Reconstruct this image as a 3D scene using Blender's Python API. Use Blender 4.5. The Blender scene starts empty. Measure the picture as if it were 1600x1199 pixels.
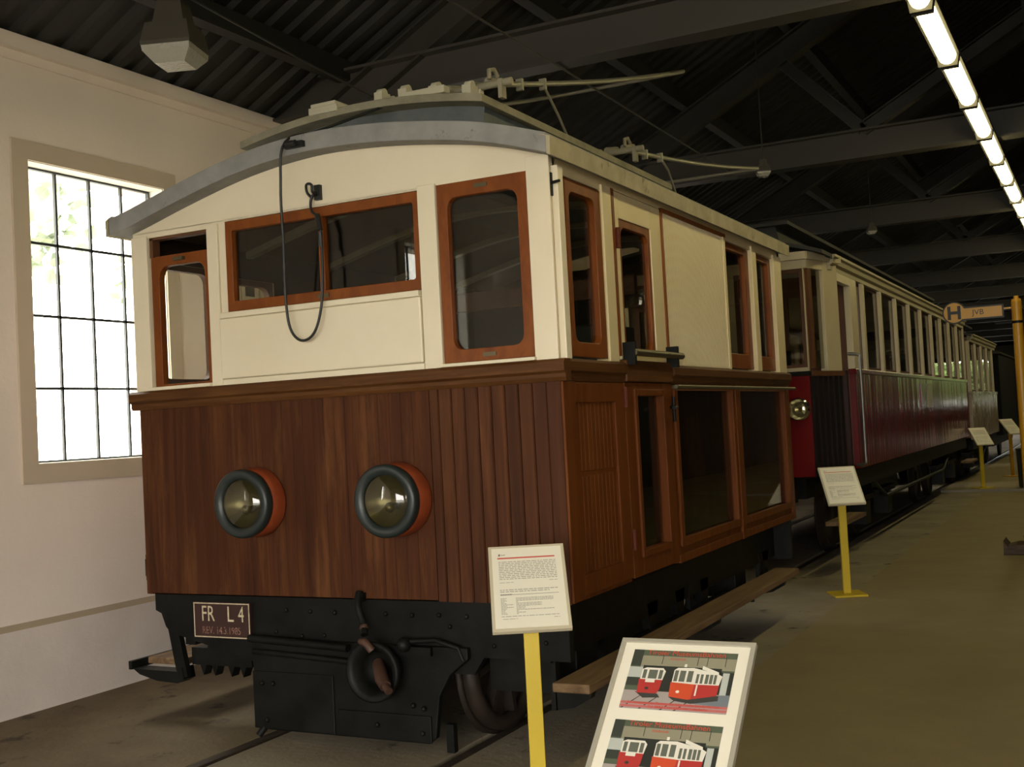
import bpy, bmesh, math, random
from mathutils import Matrix, Vector
random.seed(7)
PI = math.pi
scn = bpy.context.scene
COL = scn.collection

# ------------------------------------------------------------------ camera
cam_d = bpy.data.cameras.new('camera'); cam = bpy.data.objects.new('camera', cam_d); COL.objects.link(cam)
CAMP = (1.88823, -4.08445, 1.32325); F = 1813.66; YAW, PITCH, ROLL = 0.474702, 0.035968, -0.052137
cyw, syw, cp, sp = math.cos(YAW), math.sin(YAW), math.cos(PITCH), math.sin(PITCH)
fwd = Vector((-syw*cp, cyw*cp, sp)); rt = Vector((cyw, syw, 0)); up0 = rt.cross(fwd)
cr_, sr_ = math.cos(ROLL), math.sin(ROLL)
r_ = rt*cr_ + up0*sr_; u_ = up0*cr_ - rt*sr_
m = Matrix.Identity(4)
for i in range(3):
    m[i][0], m[i][1], m[i][2], m[i][3] = r_[i], u_[i], -fwd[i], CAMP[i]
cam.matrix_world = m
cam_d.sensor_fit = 'HORIZONTAL'; cam_d.sensor_width = 36.0; cam_d.lens = F/1600*36.0; cam_d.clip_start = 0.05; cam_d.clip_end = 300
scn.camera = cam
# ------------------------------------------------------------------ world, exposure
scn.view_settings.view_transform = 'Standard'; scn.view_settings.look = 'None'
scn.view_settings.exposure = 0.0; scn.view_settings.gamma = 1.0
scn.view_settings.use_curve_mapping = False
wd = bpy.data.worlds.new('overcast_sky'); scn.world = wd; wd.use_nodes = True
bg = wd.node_tree.nodes['Background']; bg.inputs[0].default_value = (1.0, 0.97, 0.90, 1); bg.inputs[1].default_value = 14.5

def portal(name, loc, rot, sx, sy):
    d = bpy.data.lights.new(name, 'AREA'); d.shape = 'RECTANGLE'; d.size = sx; d.size_y = sy; d.energy = 1
    d.cycles.is_portal = True
    o = bpy.data.objects.new(name, d); o.location = loc; o.rotation_euler = rot; COL.objects.link(o)
XL, XR, YB, YE = -3.06, 6.06, -9.0, 44.0     # hall: left wall, right wall, back wall, end wall
WINY = [0.62 + 4.83*k for k in range(-1, 9)]
for k, wy in enumerate(WINY[:7]):
    portal('window_daylight', (XL-0.32, wy, 2.045), (0, -PI/2, 0), 1.6, 0.95)
portal('added_gate_daylight', (2.2, YB-0.35, 1.42), (PI/2, 0, 0), 6.4, 2.85)  # unseen back opening, added and sized to light the tram front
for wy in (-7.3, -4.9): portal('added_right_daylight', (XR+0.32, wy, 2.045), (0, PI/2, 0), 1.6, 0.95)  # unseen windows beside the camera, added to light the left wall
portal('end_daylight', (2.6, YE+0.35, 2.1), (-PI/2, 0, 0), 3.2, 1.8)

# ------------------------------------------------------------------ materials
def nodes(name):
    mt = bpy.data.materials.new(name); mt.use_nodes = True
    return mt, mt.node_tree.nodes, mt.node_tree.links, mt.node_tree.nodes['Principled BSDF']
def ramp(nt, lk, fac, stops):
    r = nt.new('ShaderNodeValToRGB'); e = r.color_ramp.elements
    while len(e) < len(stops): e.new(0.5)
    for i, (p, c) in enumerate(stops):
        e[i].position = p; e[i].color = (c[0], c[1], c[2], 1)
    lk.new(fac, r.inputs[0]); return r.outputs[0]
def noise(nt, lk, scale, detail=4, sc=(1, 1, 1), rough=0.6, dist=0.0, rot=(0, 0, 0)):
    tc = nt.new('ShaderNodeTexCoord'); mp = nt.new('ShaderNodeMapping'); mp.inputs['Scale'].default_value = sc
    mp.inputs['Rotation'].default_value = rot
    n = nt.new('ShaderNodeTexNoise'); n.inputs['Scale'].default_value = scale; n.inputs['Detail'].default_value = detail
    n.inputs['Roughness'].default_value = rough; n.inputs['Distortion'].default_value = dist
    lk.new(tc.outputs['Object'], mp.inputs[0]); lk.new(mp.outputs[0], n.inputs[0]); return n.outputs[0]
def bump(nt, lk, b, h, st=0.2, d=0.01):
    bp = nt.new('ShaderNodeBump'); bp.inputs['Strength'].default_value = st; bp.inputs['Distance'].default_value = d
    lk.new(h, bp.inputs['Height']); lk.new(bp.outputs[0], b.inputs['Normal'])
def mix(nt, lk, fac, a, b):
    mx = nt.new('ShaderNodeMix'); mx.data_type = 'RGBA'
    if isinstance(fac, float): mx.inputs[0].default_value = fac
    else: lk.new(fac, mx.inputs[0])
    for s, v in ((6, a), (7, b)):
        if isinstance(v, tuple): mx.inputs[s].default_value = (v[0], v[1], v[2], 1)
        else: lk.new(v, mx.inputs[s])
    return mx.outputs[2]
M = {}
def plain(key, col, rough=0.5, metal=0.0, spec=0.5):
    mt, nt, lk, b = nodes(key); b.inputs['Base Color'].default_value = (*col, 1); b.inputs['Roughness'].default_value = rough
    b.inputs['Metallic'].default_value = metal; b.inputs['Specular IOR Level'].default_value = spec; M[key] = mt
def varied(key, c1, c2, scale=4, sc=(1, 1, 1), rough=0.5, lo=0.35, hi=0.68, b_st=0.0, b_scale=60, metal=0.0, detail=5, spots=None, spec=0.5):
    mt, nt, lk, b = nodes(key); n = noise(nt, lk, scale, detail, sc)
    c = ramp(nt, lk, n, [(lo, c1), (hi, c2)])
    if spots:
        n2 = noise(nt, lk, spots[1], 6, spots[3] if len(spots) > 3 else (1, 1, 1), 0.7)
        c = mix(nt, lk, ramp(nt, lk, n2, [(spots[2], (0, 0, 0)), (spots[2]+0.07, (1, 1, 1))]), c, spots[0])
    lk.new(c, b.inputs['Base Color']); b.inputs['Roughness'].default_value = rough; b.inputs['Metallic'].default_value = metal
    b.inputs['Specular IOR Level'].default_value = spec
    if b_st: bump(nt, lk, b, noise(nt, lk, b_scale, 4), b_st)
    M[key] = mt
def wood(key, dark, mid, light, sc, rough=0.45, patch=None, spec=0.35, board=0.0):
    mt, nt, lk, b = nodes(key)
    g = noise(nt, lk, 1.0, 6, sc, 0.65, 0.6); g2 = noise(nt, lk, 1.0, 2, (sc[0]*0.18, sc[1]*0.18, sc[2]*0.5), 0.5)
    c = ramp(nt, lk, g, [(0.3, dark), (0.5, mid), (0.72, light)])
    c = mix(nt, lk, ramp(nt, lk, g2, [(0.35, (0, 0, 0)), (0.7, (0.75, 0.75, 0.75))]), c, mid)
    if patch:
        n3 = noise(nt, lk, 1.0, 5, patch[1], 0.7)
        c = mix(nt, lk, ramp(nt, lk, n3, [(patch[2], (0, 0, 0)), (patch[2]+0.2, (0.7, 0.7, 0.7))]), c, patch[0])
    if board:
        ge = nt.new('ShaderNodeNewGeometry'); hs = nt.new('ShaderNodeHueSaturation'); mr = nt.new('ShaderNodeMapRange')
        mr.inputs[3].default_value = 1-board; mr.inputs[4].default_value = 1+board; lk.new(ge.outputs['Random Per Island'], mr.inputs[0]); lk.new(mr.outputs[0], hs.inputs['Value']); lk.new(c, hs.inputs['Color']); c = hs.outputs[0]
    lk.new(c, b.inputs['Base Color']); b.inputs['Roughness'].default_value = rough; b.inputs['Specular IOR Level'].default_value = spec
    bump(nt, lk, b, g, 0.12, 0.004); M[key] = mt

varied('cream', (0.68, 0.60, 0.43), (0.74, 0.66, 0.49), 1.6, rough=0.42, b_st=0.03, b_scale=30, spots=((0.50, 0.42, 0.26), 5, 0.72))
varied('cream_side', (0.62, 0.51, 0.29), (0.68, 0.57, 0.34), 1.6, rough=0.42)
wood('wainscot', (0.026, 0.0075, 0.0025), (0.056, 0.0165, 0.0050), (0.110, 0.038, 0.0105), (26, 26, 1.4), 0.62, ((0.14, 0.056, 0.017), (8, 8, 1.2), 0.52), spec=0.15, board=0.10)
wood('wainscot_deep', (0.026, 0.0085, 0.0032), (0.056, 0.0182, 0.0066), (0.095, 0.035, 0.012), (26, 26, 1.6), 0.62, spec=0.15, board=0.22)
wood('wood_rail', (0.045, 0.015, 0.004), (0.085, 0.032, 0.008), (0.13, 0.055, 0.014), (3, 3, 40), 0.5, spec=0.15)
wood('frame_wood', (0.105, 0.026, 0.004), (0.175, 0.047, 0.007), (0.24, 0.072, 0.012), (12, 12, 5), 0.4, spec=0.2)
wood('side_wood', (0.066, 0.017, 0.0035), (0.112, 0.031, 0.0055), (0.16, 0.050, 0.009), (22, 22, 2), 0.5, spec=0.12)
wood('board_wood', (0.06, 0.032, 0.014), (0.16, 0.095, 0.045), (0.26, 0.17, 0.085), (20, 1.5, 20), 0.75)
wood('crate_wood', (0.02, 0.012, 0.007), (0.05, 0.03, 0.017), (0.08, 0.05, 0.03), (6, 30, 30), 0.7)
wood('inner_wood', (0.05, 0.018, 0.008), (0.10, 0.04, 0.016), (0.15, 0.065, 0.028), (14, 14, 2), 0.5)
varied('roof_grey', (0.20, 0.198, 0.188), (0.27, 0.265, 0.25), 7, rough=0.75, b_st=0.15, b_scale=25, spots=((0.10, 0.10, 0.095), 9, 0.62))
varied('roof_trim', (0.30, 0.26, 0.165), (0.42, 0.36, 0.24), 8, rough=0.7, b_st=0.15, b_scale=25, spots=((0.19, 0.17, 0.11), 10, 0.60))
varied('deck_paint', (0.20, 0.18, 0.12), (0.29, 0.26, 0.18), 9, rough=0.8, b_st=0.2, b_scale=30)
varied('blue_grey', (0.075, 0.088, 0.09), (0.115, 0.125, 0.122), 9, rough=0.7)
varied('iron', (0.0032, 0.0034, 0.0027), (0.0085, 0.0087, 0.0072), 8, rough=0.5, b_st=0.15, b_scale=20, spots=((0.022, 0.012, 0.007), 7, 0.66), spec=0.15)
varied('iron_rust', (0.035, 0.013, 0.007), (0.075, 0.034, 0.019), 12, rough=0.6, b_st=0.2, b_scale=40)
varied('wheel_iron', (0.012, 0.008, 0.005), (0.03, 0.019, 0.012), 8, rough=0.55)
plain('black_rubber', (0.008, 0.008, 0.008), 0.45)
plain('rim_black', (0.012, 0.018, 0.017), 0.4)
varied('lamp_red', (0.20, 0.035, 0.010), (0.28, 0.055, 0.015), 10, rough=0.45)
plain('lamp_inner', (0.11, 0.10, 0.065), 0.3, 0.5)
plain('dull_chrome', (0.22, 0.21, 0.19), 0.45, 0.8)
plain('chrome', (0.6, 0.6, 0.58), 0.15, 1.0)
plain('silver_dull', (0.55, 0.53, 0.46), 0.25, 0.8)
plain('brass_dark', (0.11, 0.09, 0.05), 0.4, 0.7)
plain('hinge_red', (0.09, 0.022, 0.010), 0.6, 0.0, 0.15)
plain('plate_red', (0.030, 0.008, 0.006), 0.5)
varied('plate_letter', (0.42, 0.35, 0.22), (0.62, 0.54, 0.38), 60, rough=0.6, spots=((0.10, 0.04, 0.03), 90, 0.6))
varied('plate_letter_faded', (0.20, 0.09, 0.07), (0.32, 0.2, 0.14), 60, rough=0.6, spots=((0.06, 0.02, 0.015), 90, 0.52))
plain('insulator', (0.45, 0.42, 0.31), 0.5)
plain('bow_metal', (0.33, 0.31, 0.24), 0.4, 0.5)
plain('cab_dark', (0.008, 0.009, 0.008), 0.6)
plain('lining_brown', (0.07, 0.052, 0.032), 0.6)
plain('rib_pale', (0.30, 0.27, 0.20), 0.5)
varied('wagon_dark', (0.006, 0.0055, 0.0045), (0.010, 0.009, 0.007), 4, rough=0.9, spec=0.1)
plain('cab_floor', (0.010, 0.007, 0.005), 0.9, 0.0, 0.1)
varied('plaster', (0.74, 0.64, 0.555), (0.79, 0.69, 0.605), 1.2, rough=0.85, b_st=0.12, b_scale=45)
varied('plaster_low', (0.60, 0.53, 0.475), (0.68, 0.60, 0.54), 2.5, rough=0.85, b_st=0.2, b_scale=40, spots=((0.42, 0.37, 0.33), 9, 0.70))
plain('plaster_band', (0.40, 0.32, 0.22), 0.8)
plain('surround', (0.52, 0.43, 0.325), 0.75)
plain('reveal_white', (0.75, 0.72, 0.64), 0.8)
plain('bar_iron', (0.03, 0.035, 0.035), 0.5)
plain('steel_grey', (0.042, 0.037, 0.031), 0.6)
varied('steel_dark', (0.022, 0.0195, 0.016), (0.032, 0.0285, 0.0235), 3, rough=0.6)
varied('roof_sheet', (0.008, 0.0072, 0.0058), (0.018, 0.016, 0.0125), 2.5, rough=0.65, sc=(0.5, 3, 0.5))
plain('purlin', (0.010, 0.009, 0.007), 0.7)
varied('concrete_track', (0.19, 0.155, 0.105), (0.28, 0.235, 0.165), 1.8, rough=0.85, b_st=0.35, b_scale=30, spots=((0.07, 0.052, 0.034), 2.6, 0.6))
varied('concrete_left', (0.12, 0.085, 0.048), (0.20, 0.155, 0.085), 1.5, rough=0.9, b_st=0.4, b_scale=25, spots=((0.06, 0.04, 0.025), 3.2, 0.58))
varied('floor_aisle', (0.20, 0.155, 0.075), (0.24, 0.188, 0.092), 2.0, rough=0.75, b_st=0.25, b_scale=70)
varied('concrete_pale', (0.22, 0.20, 0.17), (0.30, 0.27, 0.23), 3, rough=0.85, b_st=0.2, b_scale=40)
varied('rail_steel', (0.05, 0.035, 0.025), (0.09, 0.07, 0.05), 6, rough=0.5, metal=0.4)
varied('ground_out', (0.30, 0.30, 0.27), (0.42, 0.42, 0.38), 0.8, rough=0.9)
varied('leaf', (0.19, 0.23, 0.15), (0.30, 0.34, 0.25), 3.5, rough=0.9)
varied('leaf_dark', (0.05, 0.085, 0.014), (0.10, 0.14, 0.03), 3.5, rough=0.9)
plain('bark', (0.12, 0.09, 0.06), 0.9)
plain('yellow', (0.52, 0.37, 0.012), 0.42)
plain('yellow_orange', (0.50, 0.25, 0.015), 0.4)
plain('black_print', (0.012, 0.012, 0.012), 0.5)
plain('paper', (0.74, 0.70, 0.58), 0.35)
plain('plate_edge', (0.50, 0.44, 0.31), 0.4)
plain('text_grey', (0.36, 0.335, 0.28), 0.5)
plain('text_dark', (0.17, 0.155, 0.13), 0.5)
plain('print_red', (0.55, 0.075, 0.045), 0.45)
plain('poster_white', (0.78, 0.73, 0.60), 0.35)
plain('poster_frame', (0.42, 0.39, 0.31), 0.4, 0.2)
plain('frame_brown', (0.05, 0.022, 0.015), 0.6)
for k, c in dict(pr_dark=(0.045, 0.05, 0.04), pr_concrete=(0.27, 0.25, 0.17), pr_hill=(0.09, 0.11, 0.07), pr_shed=(0.03, 0.033, 0.028),
                 pr_ground=(0.36, 0.31, 0.28), pr_shadow=(0.05, 0.05, 0.045), pr_red=(0.42, 0.04, 0.035), pr_orange=(0.56, 0.075, 0.03),
                 pr_white=(0.72, 0.68, 0.58), pr_glass=(0.12, 0.13, 0.10), pr_pale=(0.45, 0.47, 0.42), pr_road=(0.17, 0.19, 0.21), pr_pink=(0.50, 0.14, 0.13)).items():
    plain(k, c, 0.4)
varied('tram_red', (0.10, 0.003, 0.0035), (0.13, 0.0045, 0.0045), 2, rough=0.16, b_st=0.03, b_scale=5, spec=0.3)
plain('tram_red_front', (0.14, 0.003, 0.003), 0.5, 0.0, 0.15)
plain('tram_dark_red', (0.02, 0.0035, 0.0035), 0.5)
plain('gate_black', (0.006, 0.0045, 0.004), 0.5)
varied('tram_cream', (0.46, 0.39, 0.25), (0.53, 0.46, 0.30), 3, rough=0.4)
plain('tram_cornice', (0.28, 0.24, 0.14), 0.5)
plain('roof_black', (0.03, 0.029, 0.025), 0.8)
varied('trailer_panel', (0.26, 0.19, 0.13), (0.34, 0.26, 0.18), 4, rough=0.25)
plain('bin_black', (0.018, 0.018, 0.016), 0.5)
plain('lamp_case', (0.055, 0.047, 0.034), 0.6)
plain('far_wall_dim', (0.02, 0.017, 0.012), 0.8)  # far-end dimness put into the wall colour, darkens the red tram's reflections
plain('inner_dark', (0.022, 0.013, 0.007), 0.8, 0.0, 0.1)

def emis(key, col, st):
    mt = bpy.data.materials.new(key); mt.use_nodes = True; nt = mt.node_tree.nodes; lk = mt.node_tree.links
    nt.remove(nt['Principled BSDF']); e = nt.new('ShaderNodeEmission'); e.inputs[0].default_value = (*col, 1); e.inputs[1].default_value = st
    lk.new(e.outputs[0], nt['Material Output'].inputs[0]); M[key] = mt
emis('tube_glow', (1.0, 0.86, 0.40), 15.0)
def glass(key, tint, f0=0.03, k=0.85, rough=0.0):
    mt = bpy.data.materials.new(key); mt.use_nodes = True; nt = mt.node_tree.nodes; lk = mt.node_tree.links
    nt.remove(nt['Principled BSDF']); t = nt.new('ShaderNodeBsdfTransparent'); t.inputs[0].default_value = (*tint, 1)
    g = nt.new('ShaderNodeBsdfGlossy'); g.inputs['Roughness'].default_value = rough
    w = nt.new('ShaderNodeLayerWeight'); w.inputs[0].default_value = 0.5; x = nt.new('ShaderNodeMixShader')
    p = nt.new('ShaderNodeMath'); p.operation = 'POWER'; p.inputs[1].default_value = 5; q = nt.new('ShaderNodeMath'); q.operation = 'MULTIPLY_ADD'; q.inputs[1].default_value = k; q.inputs[2].default_value = f0
    lk.new(w.outputs['Facing'], p.inputs[0]); lk.new(p.outputs[0], q.inputs[0]); lk.new(q.outputs[0], x.inputs[0])
    lk.new(t.outputs[0], x.inputs[1]); lk.new(g.outputs[0], x.inputs[2])
    lk.new(x.outputs[0], nt['Material Output'].inputs[0]); M[key] = mt
glass('glass', (0.76, 0.75, 0.68), 0.04, 0.8); glass('glass_clear', (0.97, 0.98, 0.96), 0.02, 0.4); glass('lens', (0.78, 0.75, 0.56), 0.08, 0.7, 0.02)

# ------------------------------------------------------------------ mesh builder
class MB:
    def __init__(s): s.v = []; s.f = []; s.mi = []; s.sm = []; s.cur = 0
    def add(s, vs, fs, smooth=False):
        o = len(s.v); s.v += [tuple(x) for x in vs]
        for f in fs: s.f.append(tuple(i+o for i in f)); s.mi.append(s.cur); s.sm.append(smooth)
    def box(s, x0, x1, y0, y1, z0, z1, mat=None):
        vs = [Vector((x, y, z)) for x in (x0, x1) for y in (y0, y1) for z in (z0, z1)]
        if mat is not None: vs = [mat @ v for v in vs]
        s.add(vs, [(0, 1, 3, 2), (4, 6, 7, 5), (0, 4, 5, 1), (2, 3, 7, 6), (0, 2, 6, 4), (1, 5, 7, 3)])
    def beam(s, p0, p1, w, h, upv=(0, 0, 1)):            # rectangular bar between two points
        p0, p1 = Vector(p0), Vector(p1); d = p1-p0; L = d.length; d.normalize(); sd = d.cross(Vector(upv)).normalized(); u = sd.cross(d)
        mt = Matrix((( sd.x, d.x, u.x, p0.x), (sd.y, d.y, u.y, p0.y), (sd.z, d.z, u.z, p0.z), (0, 0, 0, 1)))
        s.box(-w/2, w/2, 0, L, -h/2, h/2, mt)
    def ibeam(s, p0, p1, w, h, t, upv=(0, 0, 1)):
        p0, p1 = Vector(p0), Vector(p1); d = p1-p0; L = d.length; d.normalize(); sd = d.cross(Vector(upv)).normalized(); u = sd.cross(d)
        mt = Matrix((( sd.x, d.x, u.x, p0.x), (sd.y, d.y, u.y, p0.y), (sd.z, d.z, u.z, p0.z), (0, 0, 0, 1)))
        s.box(-w/2, w/2, 0, L, -h/2, -h/2+t, mt); s.box(-w/2, w/2, 0, L, h/2-t, h/2, mt); s.box(-t/2, t/2, 0, L, -h/2+t, h/2-t, mt)
    def prism(s, poly, ax, a0, a1):                        # poly in the plane of the other two axes
        n = len(poly)
        def P(u, v, a): return ((a, u, v), (u, a, v), (u, v, a))[ax]
        s.add([P(u, v, a0) for u, v in poly]+[P(u, v, a1) for u, v in poly],
              [tuple(range(n))[::-1], tuple(range(n, 2*n))]+[(i, (i+1) % n, n+(i+1) % n, n+i) for i in range(n)])
    def ring(s, outer, inner, ax, a0, a1):                 # two loops of equal count
        n = len(outer)
        def P(u, v, a): return ((a, u, v), (u, a, v), (u, v, a))[ax]
        vs = [P(*q, a0) for q in outer]+[P(*q, a0) for q in inner]+[P(*q, a1) for q in outer]+[P(*q, a1) for q in inner]
        fs = []
        for i in range(n):
            j = (i+1) % n
            fs += [(i, j, n+j, n+i), (2*n+i, 3*n+i, 3*n+j, 2*n+j), (i, 2*n+i, 2*n+j, j), (n+i, n+j, 3*n+j, 3*n+i)]
        s.add(vs, fs)
    def wall(s, ax, a0, a1, u0, u1, v0, v1, holes):        # slab with rectangular holes
        us = sorted({u0, u1, *[h[0] for h in holes], *[h[1] for h in holes]}); us = [u for u in us if u0 <= u <= u1]
        for i in range(len(us)-1):
            um = (us[i]+us[i+1])/2; vb = sorted([(h[2], h[3]) for h in holes if h[0] < um < h[1]]); v = v0
            for lo, hi in vb+[(v1, v1)]:
                if lo > v+1e-6:
                    if ax == 0: s.box(a0, a1, us[i], us[i+1], v, lo)
                    else: s.box(us[i], us[i+1], a0, a1, v, lo)
                v = max(v, hi)
    def tube(s, pts, r, seg=8, caps=True):
        pts = [Vector(p) for p in pts]; n = len(pts); vs = []; fs = []
        d0 = (pts[1]-pts[0]).normalized(); u = d0.orthogonal().normalized()
        for i, p in enumerate(pts):
            a = pts[max(i-1, 0)]; b = pts[min(i+1, n-1)]; d = (b-a).normalized()
            u = (u-d*u.dot(d)).normalized(); w = d.cross(u); rr = r[i] if isinstance(r, (list, tuple)) else r
            for k in range(seg):
                t = 2*PI*k/seg; vs.append(p+(u*math.cos(t)+w*math.sin(t))*rr)
        for i in range(n-1):
            for k in range(seg): fs.append((i*seg+k, i*seg+(k+1) % seg, (i+1)*seg+(k+1) % seg, (i+1)*seg+k))
        s.add(vs, fs, True)
        if caps: s.add(vs[:seg], [tuple(range(seg))[::-1]]); s.add(vs[-seg:], [tuple(range(seg))])
    def cyl(s, p0, p1, r, seg=16): s.tube([p0, p1], r, seg)
    def lathe(s, prof, o, axis, seg=32, smooth=True):      # prof: (radius, distance along axis)
        a = Vector(axis).normalized(); u = a.orthogonal().normalized(); w = a.cross(u); o = Vector(o); n = len(prof); vs = []
        for r, h in prof:
            for k in range(seg):
                t = 2*PI*k/seg; vs.append(o+a*h+(u*math.cos(t)+w*math.sin(t))*r)
        fs = [(i*seg+k, i*seg+(k+1) % seg, (i+1)*seg+(k+1) % seg, (i+1)*seg+k) for i in range(n-1) for k in range(seg)]
        s.add(vs, fs, smooth)
    def sphere(s, c, r, seg=10, sc=(1, 1, 1)):
        n = seg//2; prof = [(max(1e-4, r*math.sin(PI*i/n)), -r*math.cos(PI*i/n)) for i in range(n+1)]; o = len(s.v)
        s.lathe(prof, c, (0, 0, 1), seg)
        for i in range(o, len(s.v)):
            s.v[i] = tuple(c[k]+(s.v[i][k]-c[k])*sc[k] for k in range(3))
    def quad(s, a, b, c, d): s.add([a, b, c, d], [(0, 1, 2, 3)])
    def build(s, name, mats, parent=None, off=(0, 0, 0), bevel=0.0, label=None, kind=None):
        me = bpy.data.meshes.new(name); me.from_pydata([(x-off[0], y-off[1], z-off[2]) for x, y, z in s.v], [], s.f)
        for mm in (mats if isinstance(mats, (list, tuple)) else [mats]): me.materials.append(M[mm])
        me.polygons.foreach_set('material_index', s.mi); me.polygons.foreach_set('use_smooth', s.sm)
        bm = bmesh.new(); bm.from_mesh(me); bmesh.ops.recalc_face_normals(bm, faces=bm.faces); bm.to_mesh(me); bm.free()
        me.update(); o = bpy.data.objects.new(name, me); COL.objects.link(o)
        if parent: o.parent = parent
        if bevel:
            b = o.modifiers.new('bevel', 'BEVEL'); b.width = bevel; b.segments = 2; b.limit_method = 'ANGLE'; b.angle_limit = 0.9
        if label: o['label'] = label
        if kind: o['kind'] = kind
        return o
def islands(mb):                                             # one MB per connected piece
    par = list(range(len(mb.v)))
    def find(i):
        while par[i] != i: par[i] = par[par[i]]; i = par[i]
        return i
    key = {}
    for i, v in enumerate(mb.v):
        k = (round(v[0], 5), round(v[1], 5), round(v[2], 5))
        if k in key: par[find(i)] = find(key[k])
        else: key[k] = i
    for f in mb.f:
        for j in f[1:]: par[find(j)] = find(f[0])
    out = {}
    for n, f in enumerate(mb.f):
        r = find(f[0]); m2, idx = out.setdefault(r, (MB(), {}))
        for j in f:
            if j not in idx: idx[j] = len(m2.v); m2.v.append(mb.v[j])
        m2.f.append(tuple(idx[j] for j in f)); m2.mi.append(mb.mi[n]); m2.sm.append(mb.sm[n])
    return [m2 for m2, _ in out.values()]
def tag(o, label, cat, group=None):
    o['label'] = label; o['category'] = cat
    if group: o['group'] = group
    return o
def thing(name, label, cat, loc=(0, 0, 0), rotz=0.0, group=None):
    o = bpy.data.objects.new(name, None); o.empty_display_size = 0.2; COL.objects.link(o); o.location = loc; o.rotation_euler = (0, 0, rotz)
    return tag(o, label, cat, group)
def copy_tree(o, parent=None):
    c = o.copy(); COL.objects.link(c); c.parent = parent
    for ch in [x for x in bpy.data.objects if x.parent == o]: copy_tree(ch, c)
    return c
def arcpts(x0, x1, ze, zp, n=24):                          # shallow roof arc between edges
    w = (x1-x0)/2; xm = (x0+x1)/2; h = zp-ze; R_ = (w*w+h*h)/(2*h)
    return [(x0+(x1-x0)*i/n, zp-R_+math.sqrt(max(0, R_*R_-(x0+(x1-x0)*i/n-xm)**2))) for i in range(n+1)]
def rrect(u0, u1, v0, v1, r, k=5, corners=(1, 1, 1, 1)):   # inner loop and matching outer mapping; corners: bl, br, tr, tl
    pts = []; kinds = []
    for ci, (cx, cy, a0) in enumerate(((u0, v0, PI), (u1, v0, 1.5*PI), (u1, v1, 0), (u0, v1, .5*PI))):
        rr = r if corners[ci] else 1e-3
        ox = cx+(rr if cx == u0 else -rr); oy = cy+(rr if cy == v0 else -rr)
        for i in range(k+1):
            t = a0+.5*PI*i/k; pts.append((ox+rr*math.cos(t), oy+rr*math.sin(t))); kinds.append((ci, i))
    return pts, kinds
def outer_for(pts, kinds, U0, U1, V0, V1, k=5):
    out = []
    for (u, v), (ci, i) in zip(pts, kinds):
        cu = U0 if ci in (0, 3) else U1; cv = V0 if ci in (0, 1) else V1
        out.append((cu, cv) if 0 < i < k else ((cu, v) if (i == 0) == (ci in (0, 2)) else (u, cv)))
    return out
def text_mesh(txt, size, align='CENTER'):
    c = bpy.data.curves.new('txt', 'FONT'); c.body = txt; c.size = size; c.align_x = align; c.align_y = 'CENTER'; c.resolution_u = 3
    o = bpy.data.objects.new('txt', c); COL.objects.link(o); dg = bpy.context.evaluated_depsgraph_get(); dg.update()
    me = bpy.data.meshes.new_from_object(o.evaluated_get(dg)); vs = [v.co.copy() for v in me.vertices]; fs = [tuple(p.vertices) for p in me.polygons]
    bpy.data.objects.remove(o); bpy.data.curves.remove(c); bpy.data.meshes.remove(me); return vs, fs
def add_text(mb, txt, size, fn, sx=1.0, align='CENTER'):
    vs, fs = text_mesh(txt, size, align); mb.add([fn(v.x*sx, v.y) for v in vs], fs)

# ------------------------------------------------------------------ hall shell
H0 = 3.41; SLOPE = 0.53; XRIDGE = 1.5
def roofz(x): return 3.45+(x-XL)*SLOPE if x <= XRIDGE else 3.45+(XR-x)*SLOPE
fl = MB()
GR = 0.05
rails_x = (-1.53, -0.53)
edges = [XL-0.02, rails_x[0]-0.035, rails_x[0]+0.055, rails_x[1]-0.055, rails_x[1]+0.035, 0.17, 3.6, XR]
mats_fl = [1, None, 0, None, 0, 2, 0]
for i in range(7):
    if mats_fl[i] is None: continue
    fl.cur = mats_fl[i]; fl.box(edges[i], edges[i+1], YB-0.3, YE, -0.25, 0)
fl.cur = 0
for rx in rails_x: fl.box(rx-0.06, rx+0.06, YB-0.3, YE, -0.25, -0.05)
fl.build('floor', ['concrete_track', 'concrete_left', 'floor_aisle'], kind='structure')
st = MB(); st.box(-0.42, 3.6, 14.1, YE, 0, 0.035); st.cur = 1; st.box(-0.42, 3.6, 14.06, 14.1, 0, 0.036)
st.build('floor_step', ['floor_aisle', 'concrete_pale'], kind='structure')
for i, rx in enumerate(rails_x):
    r = MB(); s0 = -1 if i == 0 else 1; xa, xb = sorted((rx+s0*0.034, rx-s0*0.02)); r.box(xa, xb, YB-0.2, YE-0.1, -0.05, -0.002); o = r.build('rail', 'rail_steel', bevel=0.004)
    tag(o, 'steel rail sunk in the floor under the trams, on the %s side' % ('wall' if i == 0 else 'aisle'), 'rail', 'rails of the exhibition track')
crk = MB()
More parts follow.
